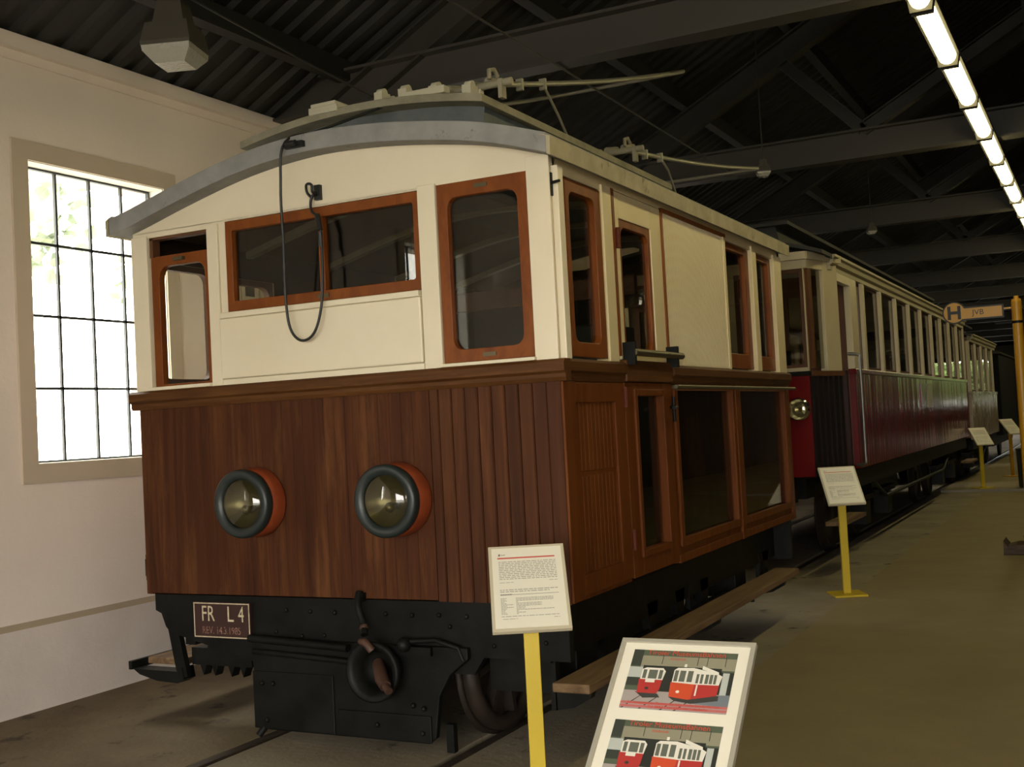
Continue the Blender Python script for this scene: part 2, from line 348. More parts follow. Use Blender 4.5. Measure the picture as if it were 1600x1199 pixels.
# walls
wl = MB(); holes = [(wy-0.49, wy+0.49, 1.25, 2.84) for wy in WINY]
wl.wall(0, XL-0.32, XL, YB-0.3, YE+0.3, -0.2, H0+0.3, holes); wl.build('wall_left', 'plaster', kind='structure')
b = MB(); b.box(XL, XL+0.02, YB, YE, 0, 0.425); b.build('baseboard_left', 'plaster_low', kind='structure')
b = MB(); b.prism([(XL, 0.425), (XL+0.02, 0.425), (XL+0.004, 0.455), (XL, 0.455)], 1, YB, YE); b.build('trim_1', 'plaster_band', kind='structure')
b = MB(); b.box(XL, XL+0.015, YB, YE, 3.35, 3.40); b.box(XL, XL+0.06, YB, YE, 3.40, 3.475); b.build('trim_2', 'plaster', kind='structure')
def window(idx, x, sgn, wy, detail=True):                   # window in a side wall; sgn = direction of the room
    root = bpy.data.objects.new('window_%d' % idx, None); COL.objects.link(root); root.location = (x, wy, 1.25); root['kind'] = 'structure'; off = (x, wy, 1.25)
    s = MB(); fr = 0.10; t0, t1 = sorted((x, x+sgn*0.015))
    s.wall(0, t0, t1, wy-0.49-fr, wy+0.49+fr, 1.25-fr, 2.84+fr, [(wy-0.49, wy+0.49, 1.25, 2.84)]); s.build('window_surround', 'surround', root, off)
    g = x-sgn*0.11; s = MB()
    for v in (1.65, 2.04, 2.43): s.box(g-0.008, g+0.008, wy-0.49, wy+0.49, v-0.007, v+0.007)
    for k in range(3): s.box(g-0.008, g+0.008, wy-0.212+0.238*k-0.007, wy-0.212+0.238*k+0.007, 1.25, 2.84)
    s.box(g-0.012, g+0.012, wy-0.49, wy-0.475, 1.25, 2.84); s.box(g-0.012, g+0.012, wy+0.475, wy+0.49, 1.25, 2.84)
    s.box(g-0.012, g+0.012, wy-0.475, wy+0.475, 1.25, 1.265); s.box(g-0.012, g+0.012, wy-0.475, wy+0.475, 2.825, 2.84)
    s.build('window_bars', 'bar_iron', root, off)
    s = MB(); s.quad((g-sgn*0.004, wy-0.48, 1.26), (g-sgn*0.004, wy+0.48, 1.26), (g-sgn*0.004, wy+0.48, 2.83), (g-sgn*0.004, wy-0.48, 2.83)); s.build('pane', 'glass_clear', root, off)
    s = MB(); a, bb = sorted((x-sgn*0.098, x+sgn*0.002)); th = 0.004
    s.box(a, bb, wy-0.49, wy+0.49, 2.84-th, 2.84); s.box(a, bb, wy-0.49, wy+0.49, 1.25, 1.25+th); s.box(a, bb, wy-0.49, wy-0.49+th, 1.25, 2.84); s.box(a, bb, wy+0.49-th, wy+0.49, 1.25, 2.84)
    s.build('window_reveal', 'reveal_white', root, off)
for i, wy in enumerate(WINY): window(i+1, XL, 1, wy)
wr = MB(); rw = [-7.3, -4.9]  # two unseen windows, placed for the light they throw across the hall
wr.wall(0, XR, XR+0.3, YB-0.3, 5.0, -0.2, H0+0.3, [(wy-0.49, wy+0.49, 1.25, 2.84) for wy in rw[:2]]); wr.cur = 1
wr.wall(0, XR, XR+0.3, 5.0, YE+0.3, -0.2, H0+0.3, [(wy-0.49, wy+0.49, 1.25, 2.84) for wy in rw[2:]]); wr.build('wall_right', ['plaster', 'far_wall_dim'], kind='structure')  # far stretch is plaster too, its dimness put into the colour
for i, wy in enumerate(rw): window(20+i, XR, -1, wy)
def gable(name, y0, y1, holes):
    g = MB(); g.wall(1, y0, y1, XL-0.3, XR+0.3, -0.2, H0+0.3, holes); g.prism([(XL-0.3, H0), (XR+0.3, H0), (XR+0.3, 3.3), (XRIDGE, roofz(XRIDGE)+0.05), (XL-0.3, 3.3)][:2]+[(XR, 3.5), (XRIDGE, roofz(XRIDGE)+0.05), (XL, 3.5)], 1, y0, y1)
    g.build(name, 'far_wall_dim' if name == 'wall_end' else 'plaster', kind='structure')
gable('wall_back', YB-0.3, YB, [(-1.0, 5.4, 0, 2.85)])  # unseen gate opening, shaped for the daylight it lets onto the tram front
gable('wall_end', YE, YE+0.3, [(-2.3, -1.4, 1.25, 2.84), (1.0, 4.2, 1.25, 2.9)])
# roof: corrugated sheets with ribs running up the slope
rf = MB(); pit = 0.17; prof = []
y = YB-0.3
while y < YE+0.3:
    prof += [(y, 0), (y+0.06, 0), (y+0.085, 0.032), (y+0.145, 0.032)]; y += pit
vs = []; fs = []
for X_ in (XL-0.3, XRIDGE, XR+0.3):
    z = roofz(min(max(X_, XL-0.3), XR+0.3)) if X_ == XRIDGE else 3.45-0.3*SLOPE
    vs += [(X_, yy, z+d) for yy, d in prof]
n = len(prof)
for a in (0, 1): fs += [(a*n+i, a*n+i+1, (a+1)*n+i+1, (a+1)*n+i) for i in range(n-1)]
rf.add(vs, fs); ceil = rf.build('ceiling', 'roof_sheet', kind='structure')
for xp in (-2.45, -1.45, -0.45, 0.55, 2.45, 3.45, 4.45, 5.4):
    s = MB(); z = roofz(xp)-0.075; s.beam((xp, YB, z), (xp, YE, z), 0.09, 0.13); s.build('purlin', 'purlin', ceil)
# trusses
TY = [2.19+3.95*k for k in range(-2, 11)]
ords = ['overhead behind the camera', 'overhead beside the camera', 'crossing just above the pantograph of the wooden tram', 'crossing over the gap between the wooden tram and the red tram',
        'crossing over the middle of the red tram', 'crossing over the rear end of the red tram']
for i, ty in enumerate(TY):
    lab = 'dark steel roof truss, '+(ords[i] if i < len(ords) else 'far down the hall beyond the red tram')
    root = thing('roof_truss', lab, 'roof truss', (XL, ty, 3.45), 0, 'steel roof trusses of the shed' if i < 6 else 'far steel roof trusses'); off = (XL, ty, 3.45)
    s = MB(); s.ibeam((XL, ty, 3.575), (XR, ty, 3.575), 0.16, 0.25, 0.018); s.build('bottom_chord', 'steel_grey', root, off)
    zr = lambda x: 3.12+(x-XL)*SLOPE if x <= XRIDGE else 3.12+(XR-x)*SLOPE
    for sd in (0, 1):
        fx = (lambda x: x) if sd == 0 else (lambda x: XL+XR-x)
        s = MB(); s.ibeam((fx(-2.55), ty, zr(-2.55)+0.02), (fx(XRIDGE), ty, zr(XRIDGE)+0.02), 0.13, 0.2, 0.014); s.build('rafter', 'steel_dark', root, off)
        s = MB(); s.ibeam((fx(0.15), ty, 3.70), (fx(XRIDGE), ty, 4.45), 0.10, 0.12, 0.012); s.build('brace', 'steel_dark', root, off)
        s = MB(); s.ibeam((fx(0.15), ty, 3.70), (fx(-0.55), ty, zr(-0.55)), 0.10, 0.10, 0.012); s.build('strut', 'steel_dark', root, off)
    s = MB(); s.ibeam((XRIDGE, ty, 3.70), (XRIDGE, ty, zr(XRIDGE)), 0.10, 0.12, 0.012, (0, 1, 0)); s.build('king_post', 'steel_dark', root, off)
# ground and trees outside
g = MB(); g.box(-60, XL-0.34, -40, 90, -0.4, -0.15); g.box(XL-0.34, 60, -60, YB-0.32, -0.4, -0.05); g.box(XL-0.34, 60, YE+0.32, 110, -0.4, -0.05); g.build('ground', 'ground_out', kind='structure')
def tree(x, y, z, r, lab, lm='leaf', sq=0.8):
    root = thing('tree', lab, 'tree', (x, y, -0.15), 0, 'trees outside the hall window'); off = (x, y, -0.15); s = MB()
    rnd = random.Random(int(x*10+y*100))
    for k in range(240):
        a = rnd.uniform(0, 2*PI); q = rnd.uniform(-1, 1); rr = r*rnd.uniform(0.6, 1.0); c = (x+rr*math.cos(a)*math.sqrt(1-q*q), y+rr*math.sin(a)*math.sqrt(1-q*q), z+0.8*rr*q)
        for t in range(4):
            p = Vector(c)+Vector([rnd.gauss(0, .14*r) for _ in range(3)]); d1 = Vector([rnd.gauss(0, 1) for _ in range(3)]).normalized()*0.11*r; d2 = d1.orthogonal().normalized()*0.07*r
            s.add([p-d1, p-d2, p+d1, p+d2], [(0, 1, 2, 3)])
    s.sphere((x, y, z), r*0.8, 14, (1, 1, 0.8)); s.build('foliage', lm, root, off)
    s = MB(); s.tube([(x, y, -0.3), (x+0.1, y, z*0.5), (x, y, z)], [0.22, 0.16, 0.1], 8); s.build('trunk', 'bark', root, off)
for (x, y, z, r, lab) in ((-20, 13.2, 6.9, 2.2, 'pale green leafy tree seen through the upper left panes of the barred window'),
                          (-17.5, 16.9, 5.3, 1.5, 'pale green leafy tree seen through the upper middle panes of the barred window')):
    tree(x, y, z, r, lab)
for (x, y, z, r) in ((-0.4, 47.2, 2.0, 1.25), (2.6, 47.4, 2.1, 1.3), (5.6, 47.3, 2.0, 1.25), (0.9, 51.4, 2.0, 1.35), (4.5, 51.4, 2.2, 1.35)): tree(x, y, z, r, 'green tree outside the far end window, out of the photo', 'leaf_dark')

# ------------------------------------------------------------------ the wooden tram locomotive
W1, L1 = 2.2, 3.53; ZB, ZC, ZT = 0.62, 1.565, 2.36
tram = thing('tram_locomotive', 'wooden tram locomotive with cream upper cab and varnished plank body on the left', 'tram', (-1.1, 1.75, 0)); TO = (-1.1, 1.75, 0)
def tp(mb, name, mat, parent=None, each=False, **k):
    if each: return [m2.build(name, mat, parent or tram, TO, **k) for m2 in islands(mb)]
    return mb.build(name, mat, parent or tram, TO, **k)
# lower front planking
s = MB(); s.box(-W1, 0, 0.015, 0.055, ZB, ZC-0.04)
xs = [-2.2, -2.115]
while xs[-1] < -1.77: xs.append(xs[-1]+0.0575)
xs[-1] = -1.755; xs.append(-1.70)
while xs[-1] < -0.66: xs.append(xs[-1]+0.0565)
xs[-1] = -0.60
for a, bb in zip(xs, xs[1:]): s.prism([(a+0.0004, 0.03), (a+0.0004, 0.0012), (a+0.0016, 0.0), (bb-0.0016, 0.0), (bb-0.0004, 0.0012), (bb-0.0004, 0.03)], 2, ZB, ZC-0.04)
tp(s, 'front_planking', 'wainscot')
s = MB(); xs = [-0.60, -0.555]+[-0.555+0.0615*k for k in range(1, 8)]+[-0.06]
for a, bb in zip(xs, xs[1:]): s.prism([(a+0.0012, 0.03), (a+0.0012, 0.004), (a+0.0055, -0.002), (bb-0.0055, -0.002), (bb-0.0012, 0.004), (bb-0.0012, 0.03)], 2, ZB, ZC-0.04)
s.box(-0.058, 0.0, -0.003, 0.03, ZB, ZC-0.04); tp(s, 'corner_planking', 'wainscot_deep')
s = MB(); s.box(-W1, -W1+0.04, 0.05, L1, ZB, ZC-0.04); tp(s, 'left_side_panel', 'wainscot')
s = MB(); s.box(-W1, 0, L1-0.04, L1, ZB, ZC-0.04); tp(s, 'rear_panel', 'wainscot')
# waist rail, stepped
def waist(mb, p, q):
    (x0, y0), (x1, y1) = p, q
s = MB()
s.prism([(0.03, 1.485), (-0.012, 1.485), (-0.020, 1.50), (-0.020, 1.515), (-0.034, 1.525), (-0.034, 1.560), (-0.02, 1.572), (0.03, 1.572)], 0, -W1-0.034, 0.0345)
tp(s, 'front_waist_rail', 'wood_rail')
s = MB()
for y0, y1 in ((0.0305, 0.63), (1.245, L1+0.02)):
    s.prism([(-0.03, 1.485), (0.012, 1.485), (0.020, 1.50), (0.020, 1.515), (0.034, 1.525), (0.034, 1.560), (0.02, 1.572), (-0.03, 1.572)], 1, y0, y1)
tp(s, 'side_waist_rail', 'wood_rail', each=True)
s = MB(); s.box(-W1-0.03, -W1+0.03, 0, L1, 1.49, 1.572); tp(s, 'left_waist_rail', 'wood_rail')
# upper front wall with arched head
RL = [(-2.25, 2.314), (-2.11, 2.345), (-1.877, 2.407), (-1.615, 2.470), (-1.42, 2.506), (-1.221, 2.528), (-1.0, 2.535), (-0.703, 2.516), (-0.389, 2.471), (-0.189, 2.427), (0.04, 2.355)]
def spl(c, n=4):
    c = [Vector((p[0], p[1])) for p in c]; out = []
    for i in range(len(c)-1):
        p0, p1, p2, p3 = c[max(i-1, 0)], c[i], c[i+1], c[min(i+2, len(c)-1)]
        for k in range(n):
            t = k/n; v = 0.5*((2*p1)+(p2-p0)*t+(2*p0-5*p1+4*p2-p3)*t*t+(3*p1-p0-3*p2+p3)*t**3); out.append((v.x, v.y))
    return out+[tuple(c[-1])]
arc = [(x, z+0.012) for x, z in spl(RL)]
s = MB(); s.wall(1, 0.0, 0.05, -W1, 0, ZC, 2.322, [(-2.105, -1.735, 1.575, 2.295), (-1.635, -0.595, 1.9, 2.315), (-0.515, -0.095, 1.58, 2.322)])
s.prism([(-W1, 2.32), (0, 2.32)]+[(max(-W1, min(0, x)), z) for x, z in arc[::-1]], 1, 0.0, 0.05); tp(s, 'upper_front_panel', 'cream')
s = MB()                                                    # raised pillars and the boxed panel below the middle window
s.box(-W1-0.004, -2.105, -0.010, 0.0, ZC+0.004, 2.306); s.box(-1.735, -1.672, -0.014, 0.0, ZC+0.004, 2.31)
s.box(-0.60, -0.515, -0.014, 0.0, ZC+0.004, 2.33); s.box(-0.097, 0.004, -0.012, 0.0, ZC+0.004, 2.375)
tp(s, 'front_pillar', 'cream', each=True, bevel=0.003)
s = MB(); s.box(-1.672, -0.604, -0.022, 0.0, 1.60, 1.872); tp(s, 'boxed_panel', 'cream', bevel=0.006)
s = MB(); s.box(-1.672, -0.604, -0.014, 0.0, ZC, 1.598); s.box(-1.66, -0.604, -0.034, 0.0, 1.872, 1.898); tp(s, 'panel_ledge', 'cream', each=True, bevel=0.004)
s = MB(); s.box(-2.115, -1.735, -0.03, 0.03, 1.572, 1.588); s.box(-0.52, -0.09, -0.032, 0.03, 1.572, 1.586); tp(s, 'window_sill', 'cream', each=True, bevel=0.003)
def frame_y(name, U0, U1, V0, V1, u0, u1, v0, v1, r, y0=-0.004, y1=0.035, corners=(1, 1, 1, 1), parent=None, mull=None, mat='frame_wood', pane=True, gm='glass'):
    pts, kd = rrect(u0, u1, v0, v1, r, 5, corners); s = MB(); s.ring(outer_for(pts, kd, U0, U1, V0, V1), pts, 1, y0, y1)
    if mull: s.box(mull-0.014, mull+0.014, y0, y1, v0, v1)
    f = tp(s, name, mat, bevel=0.003)
    if pane:
        s = MB(); s.box(u0-0.008, u1+0.008, y1-0.014, y1-0.010, v0-0.008, v1+0.008); tp(s, 'pane', gm, f)
    return f
frame_y('window_frame', -0.512, -0.098, 1.588, 2.322, -0.465, -0.145, 1.64, 2.262, 0.045)
frame_y('window_frame', -1.632, -0.598, 1.902, 2.312, -1.595, -0.63, 1.948, 2.268, 0.012, mull=-1.102)
frame_y('window_frame', -2.102, -1.738, 1.585, 2.205, -2.055, -1.775, 1.60, 2.155, 0.055, y0=0.012, y1=0.05, corners=(0, 0, 1, 1), gm='glass_clear')
s = MB(); s.box(-2.1, -2.08, 0.005, 0.05, 2.2, 2.29); s.box(-2.1, -1.74, 0.005, 0.05, 2.283, 2.294); tp(s, 'sash_rail', 'inner_wood', each=True)
s = MB()
for x, z in ((-0.305, 2.295), (-0.30, 1.613), (-1.10, 1.925), (-1.92, 2.18)): s.box(x-0.03, x+0.03, -0.008, 0.02, z-0.008, z+0.008)
tp(s, 'sash_latch', 'brass_dark', each=True)
# right side, upper: posts, panels, windows  (x = 0 outwards)
s = MB(); s.wall(0, -0.05, 0.0, 0.03, L1, ZC, 2.37, [(0.125, 0.495, 1.575, 2.31), (0.63, 1.235, 1.5, 2.335), (2.285, 2.83, 1.575, 2.31), (2.925, 3.345, 1.575, 2.31)]); tp(s, 'upper_side_panel', 'cream_side')
s = MB(); s.box(0, 0.03, 0.012, 0.062, ZC+0.006, 2.33); tp(s, 'corner_post', 'cream', bevel=0.003)
s = MB()
for a, bb in ((0.50, 0.60), (2.83, 2.925), (3.345, L1)): s.box(0, 0.012, a, bb, ZC+0.008, 2.335)
s.box(0, 0.012, 2.245, 2.285, ZC+0.008, 2.335); tp(s, 'side_pillar', 'cream_side', each=True, bevel=0.003)
def frame_x(name, U0, U1, V0, V1, u0, u1, v0, v1, r, x1=0.004, x0=-0.035, corners=(1, 1, 1, 1), parent=None, mat='frame_wood', px=None):
    pts, kd = rrect(u0, u1, v0, v1, r, 5, corners); s = MB(); s.ring(outer_for(pts, kd, U0, U1, V0, V1), pts, 0, x0, x1)
    f = tp(s, name, mat, parent, bevel=0.003); px = px if px is not None else x0+0.012
    s = MB(); s.box(px-0.002, px+0.002, u0-0.008, u1+0.008, v0-0.008, v1+0.008)
    if parent is None: tp(s, 'pane', 'glass', f)
    else: tp(s, 'pane', 'glass', parent)
    return f
frame_x('window_frame', 0.13, 0.49, 1.585, 2.305, 0.165, 0.43, 1.645, 2.255, 0.04)
frame_x('window_frame', 2.29, 2.825, 1.585, 2.305, 2.33, 2.735, 1.67, 2.27, 0.02, x1=-0.012, x0=-0.045)
frame_x('window_frame', 2.93, 3.34, 1.585, 2.305, 2.965, 3.27, 1.67, 2.27, 0.02, x1=-0.012, x0=-0.045)
s = MB(); yv = 1.255                                         # panel of narrow vertical slats
while yv < 2.24:
    s.prism([(0.0, yv+0.001), (0.006, yv+0.003), (0.006, yv+0.0165), (0.0, yv+0.0185)], 2, ZC+0.012, 2.32); yv += 0.0195
tp(s, 'slatted_panel', 'cream_side')
s = MB(); s.box(0, 0.012, 0.605, 0.632, 1.6, 2.335); s.box(0, 0.012, 1.236, 1.254, ZC, 2.335); s.box(0, 0.014, 1.236, 2.29, 2.318, 2.338); tp(s, 'door_beading', 'frame_wood', each=True)
# the door in the right side
door = None
s = MB(); s.wall(0, -0.035, 0.006, 0.636, 1.232, 1.585, 2.33, [(0.69, 1.09, 1.62, 2.215)]); door_u = tp(s, 'door', 'cream_side', bevel=0.003, label='cream and wood side door')
frame_x('door_window_frame', 0.69, 1.09, 1.575, 2.215, 0.72, 1.06, 1.64, 2.18, 0.05, 0.0, -0.03, parent=door_u)
s = MB(); s.box(-0.035, 0.028, 0.636, 1.232, 1.487, 1.583); tp(s, 'door_waist_rail', 'wood_rail', door_u, bevel=0.006)
s = MB(); s.wall(0, -0.035, 0.012, 0.636, 1.232, 0.632, 1.485, [(0.755, 1.11, 0.73, 1.435)]); s.wall(0, -0.03, 0.022, 0.735, 1.13, 0.71, 1.455, [(0.765, 1.10, 0.74, 1.425)]); tp(s, 'door_lower_panel', 'side_wood', door_u, bevel=0.003)
s = MB(); s.box(-0.02, -0.016, 0.75, 1.12, 0.72, 1.44); tp(s, 'door_lower_pane', 'glass', door_u)
s = MB(); s.tube([(0.055, 0.66, 1.615), (0.055, 1.30, 1.615)], 0.016, 10); tp(s, 'handrail', 'brass_dark', label='dark brass bar across the door')
s = MB()
for yy in (0.665, 1.225): s.box(0.0, 0.062, yy-0.012, yy+0.012, 1.56, 1.66)
tp(s, 'handrail_bracket', 'iron', each=True)
for z, y_ in ((2.12, 0.645), (0.80, 0.640), (1.42, 0.628)):
    s = MB(); s.cyl((0.018, y_, z-0.045), (0.018, y_, z+0.045), 0.011, 10); s.box(0.0, 0.014, y_-0.02, y_+0.02, z-0.035, z+0.035); tp(s, 'hinge', 'hinge_red', door_u)
s = MB(); s.cyl((0.03, 1.215, 1.30), (0.03, 1.215, 1.42), 0.009, 8); s.tube([(0.012, 1.215, 1.37), (0.05, 1.20, 1.37), (0.055, 1.14, 1.365)], 0.009, 8); tp(s, 'door_handle', 'iron', door_u)
# right side, lower
s = MB(); s.box(-0.04, 0.0, 0.0305, 0.632, ZB, 1.486); s.box(0.0005, 0.012, -0.002, 0.11, ZB+0.005, 1.484); s.box(0, 0.012, 0.52, 0.63, ZB+0.02, 1.48); s.box(0, 0.012, 0.11, 0.52, 1.40, 1.48); s.box(0, 0.012, 0.11, 0.52, ZB+0.02, 0.72)
yv = 0.115
while yv < 0.51:
    s.prism([(0.0, yv), (0.004, yv+0.002), (0.004, yv+0.0365), (0.0, yv+0.0385)], 2, 0.72, 1.105); s.prism([(0.0, yv), (0.004, yv+0.002), (0.004, yv+0.0365), (0.0, yv+0.0385)], 2, 1.125, 1.40); yv += 0.0395
tp(s, 'side_planking', 'side_wood', bevel=0.002)
s = MB(); s.wall(0, -0.045, 0.0, 1.236, L1, ZB, 1.486, [(1.32, 2.255, 0.73, 1.455), (2.40, 3.42, 0.73, 1.455)])
s.wall(0, 0.0, 0.014, 1.28, 2.295, 0.695, 1.455, [(1.325, 2.25, 0.735, 1.45)]); s.wall(0, 0.0, 0.014, 2.36, 3.46, 0.695, 1.455, [(2.405, 3.415, 0.735, 1.45)])
s.box(0, 0.018, 2.30, 2.355, ZB, 1.486); s.box(0, 0.014, 3.47, L1, ZB, 1.486); s.box(0, 0.012, 1.24, 3.5, ZB, 0.66); gl = tp(s, 'glazed_side_frame', 'side_wood', bevel=0.003)
for a, bb in ((1.315, 2.26), (2.395, 3.425)):
    s = MB(); s.box(-0.022, -0.018, a, bb, 0.722, 1.462); tp(s, 'pane', 'glass', gl)
s = MB(); s.tube([(0.045, 1.22, 1.468), (0.045, L1+0.03, 1.468)], 0.010, 8)
for yy in (1.3, 2.33, 3.45): s.box(0, 0.05, yy-0.01, yy+0.01, 1.458, 1.478)
tp(s, 'guard_rail', 'brass_dark')
s = MB(); s.box(0.0, 0.008, -0.006, 0.02, 2.21, 2.30); s.tube([(0.0, 0.005, 2.26), (0.045, -0.005, 2.262)], 0.006, 6); tp(s, 'lamp_bracket', 'iron')
# left and rear upper walls, floor, lining, machinery
s = MB(); s.wall(0, -W1, -W1+0.045, 0.0505, L1, ZC, 2.33, [(0.09, 0.50, 1.6, 2.2), (0.60, 0.98, 1.6, 2.17)]); lw = tp(s, 'left_upper_wall', 'cream')
for a, bb, vt in ((0.09, 0.50, 2.2), (0.60, 0.98, 2.17)):
    pts, kd = rrect(a+0.035, bb-0.035, 1.635, vt-0.03, 0.05); s = MB(); s.ring(outer_for(pts, kd, a, bb, 1.6, vt), pts, 0, -W1+0.005, -W1+0.04); tp(s, 'left_window_frame', 'inner_wood', lw)
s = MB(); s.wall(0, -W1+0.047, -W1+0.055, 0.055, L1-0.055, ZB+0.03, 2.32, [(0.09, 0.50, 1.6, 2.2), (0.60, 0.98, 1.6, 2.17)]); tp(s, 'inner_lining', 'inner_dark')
s = MB(); s.wall(1, L1-0.05, L1, -W1, 0, ZC, 2.40, [(-2.14, -1.5, 1.65, 2.32), (-1.38, -0.82, 1.65, 2.32), (-0.7, -0.15, 1.65, 2.32)]); tp(s, 'rear_upper_wall', 'lining_brown')
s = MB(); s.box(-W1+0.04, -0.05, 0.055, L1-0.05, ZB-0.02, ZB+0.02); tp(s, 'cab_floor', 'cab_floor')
ra = [(x, z-0.004) for x, z in spl(RL)]
s = MB(); s.prism([(max(-W1+0.046, min(-0.051, x)), z-0.015) for x, z in ra]+[(max(-W1+0.046, min(-0.051, x)), z-0.003) for x, z in ra[::-1]], 1, 0.051, L1-0.051); tp(s, 'ceiling_lining', 'lining_brown')
s = MB()
for yy in (0.75, 1.45, 2.2, 2.9): s.prism([(max(-W1+0.046, min(-0.051, x)), z-0.05) for x, z in ra]+[(max(-W1+0.046, min(-0.051, x)), z-0.016) for x, z in ra[::-1]], 1, yy, yy+0.05)
tp(s, 'ceiling_rib', 'rib_pale', each=True)
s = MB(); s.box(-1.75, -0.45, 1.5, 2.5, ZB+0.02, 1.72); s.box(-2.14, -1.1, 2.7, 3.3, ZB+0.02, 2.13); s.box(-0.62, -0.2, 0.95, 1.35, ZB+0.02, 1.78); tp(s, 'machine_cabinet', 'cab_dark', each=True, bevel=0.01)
s = MB(); s.box(-1.45, -1.05, 0.25, 0.5, ZB+0.02, 1.72); s.cyl((-1.25, 0.37, 1.72), (-1.25, 0.37, 1.78), 0.09, 16); s.tube([(-1.25, 0.37, 1.78), (-1.25, 0.37, 1.82), (-1.13, 0.33, 1.83)], 0.012, 8); tp(s, 'controller', 'cab_dark')
s = MB(); s.box(-2.0, -0.2, 1.38, 1.42, 1.95, 2.05); s.box(-1.5, -1.44, 1.38, 1.42, 1.7, 2.42); s.box(-0.8, -0.74, 1.38, 1.42, 1.7, 2.42); tp(s, 'partition_frame', 'inner_wood')
# roof
s = MB(); arcB = spl(RL); arcT = [(x, z+0.079) for x, z in arcB]
s.prism(arcT+arcB[::-1], 1, -0.10, L1+0.06); tp(s, 'roof', 'roof_grey', bevel=0.004)
s = MB(); s.prism([(0.041, 2.350), (0.056, 2.345), (0.058, 2.418), (0.02, 2.430), (0.01, 2.428), (0.041, 2.420)], 1, -0.104, L1+0.065); tp(s, 'roof_edge', 'roof_trim')
s = MB(); s.prism([(-2.2505, 2.314), (-2.266, 2.309), (-2.268, 2.385), (-2.228, 2.403), (-2.2505, 2.392)], 1, -0.104, L1+0.065); tp(s, 'roof_edge', 'roof_trim')
s = MB(); s.box(-W1, 0.0, -0.006, 0.004, 2.3, 2.301)
dk = arcpts(-1.76, -0.436, 2.70, 2.825, 16); dl = [(x, z-0.035) for x, z in dk]
dk0 = arcpts(-1.76, -0.430, 2.757, 2.825, 16); dl0 = [(x, z-0.036) for x, z in dk0]
s = MB(); s.prism(dk0+dl0[::-1], 1, 0.28, 2.72); deck = tp(s, 'roof_deck', 'deck_paint', bevel=0.003)
s = MB(); s.prism([(-1.66, 2.5)]+[(x*0.93-0.07, z-0.03) for x, z in dk0]+[(-0.50, 2.5)], 1, 0.38, 2.62); tp(s, 'deck_support', 'blue_grey', deck)
def deckz(x):
    for (xa, za), (xb, zb) in zip(dk0, dk0[1:]):
        if xa <= x <= xb: return za+(zb-za)*(x-xa)/(xb-xa)
    return 2.757
for x in (-0.99, -0.86, -0.70, -0.53):
    s = MB(); z = deckz(x); s.box(x-0.022, x+0.022, 0.33, 0.40, z-0.003, z+0.05); s.cyl((x-0.018, 0.365, z+0.05), (x+0.018, 0.365, z+0.05), 0.022, 10); s.cyl((x-0.03, 0.42, z+0.03), (x+0.03, 0.42, z+0.03), 0.018, 10); tp(s, 'insulator', 'insulator', deck)
s = MB(); s.box(-0.84, -0.62, 0.29, 0.345, deckz(-0.73)-0.006, deckz(-0.73)+0.028); tp(s, 'terminal_box', 'insulator', deck, bevel=0.004)
s = MB(); z = deckz(-1.26); s.box(-1.34, -1.18, 0.27, 0.40, z-0.012, z+0.022); s.box(-1.33, -1.19, 0.275, 0.395, z+0.022, z+0.04); tp(s, 'junction_box', 'insulator', deck, bevel=0.004)
def bow(y0, z0, tip, xw, xr, name='collector_bow'):
    y1, z1 = tip; s = MB(); pts = []
    xl = xr-xw
    def P(x, t): return (x, y0+(y1-y0)*t, z0+(z1-z0)*t-0.025*math.sin(PI*t))
    pts = [P(xr, t/10) for t in range(10)]
    for k in range(7):
        a = 0.5*PI*k/6; pts.append(P(xr-0.10+0.10*math.cos(a), 0.955+0.045*math.sin(a)))
    for k in range(7):
        a = 0.5*PI*k/6; pts.append(P(xl+0.10-0.10*math.sin(a), 0.955+0.045*math.cos(a)))
    pts += [P(xl, t/10) for t in range(9, -1, -1)]
    s.tube(pts, 0.013, 8); bo = tp(s, name, 'bow_metal')
    s = MB(); s.cyl((xl-0.12, y0, z0), (xr+0.10, y0, z0), 0.017, 10)
    for k in range(5): s.tube([(xr-0.42+0.10*k, y0, z0+0.02), (xr-0.42+0.10*k, y0+0.16, z0+0.055)], 0.016, 8)
    for x in (xl-0.06, xr+0.05): s.box(x-0.010, x+0.010, y0-0.02, y0+0.02, z0-0.07, z0+0.015)
    s.tube([(xr, y0+0.06, z0+0.05), (xr, y0+0.03, z0+0.075), (xr, y0-0.02, z0+0.06), (xr, y0-0.02, z0+0.02)], 0.010, 8)
    tp(s, 'bow_base', 'deck_paint', bo)
    s = MB()
    for x in (xl, xr):
        for t in (0.10, 0.19): q = P(x, t); s.box(x-0.017, x+0.017, q[1]-0.008, q[1]+0.008, q[2]-0.03, q[2]+0.024)
    s.tube([P(xr, 0.19), (xr-0.02, y0+0.75, z0+0.02), (xr-0.05, y0+0.95, z0-0.08)], 0.007, 6); tp(s, 'bow_clamp', 'bow_metal', bo, each=True)
    return bo
bow(0.42, 2.83, (3.24, 3.60), 0.92, -0.45)
bow(1.95, 2.82, (4.85, 3.225), 0.92, -0.42)
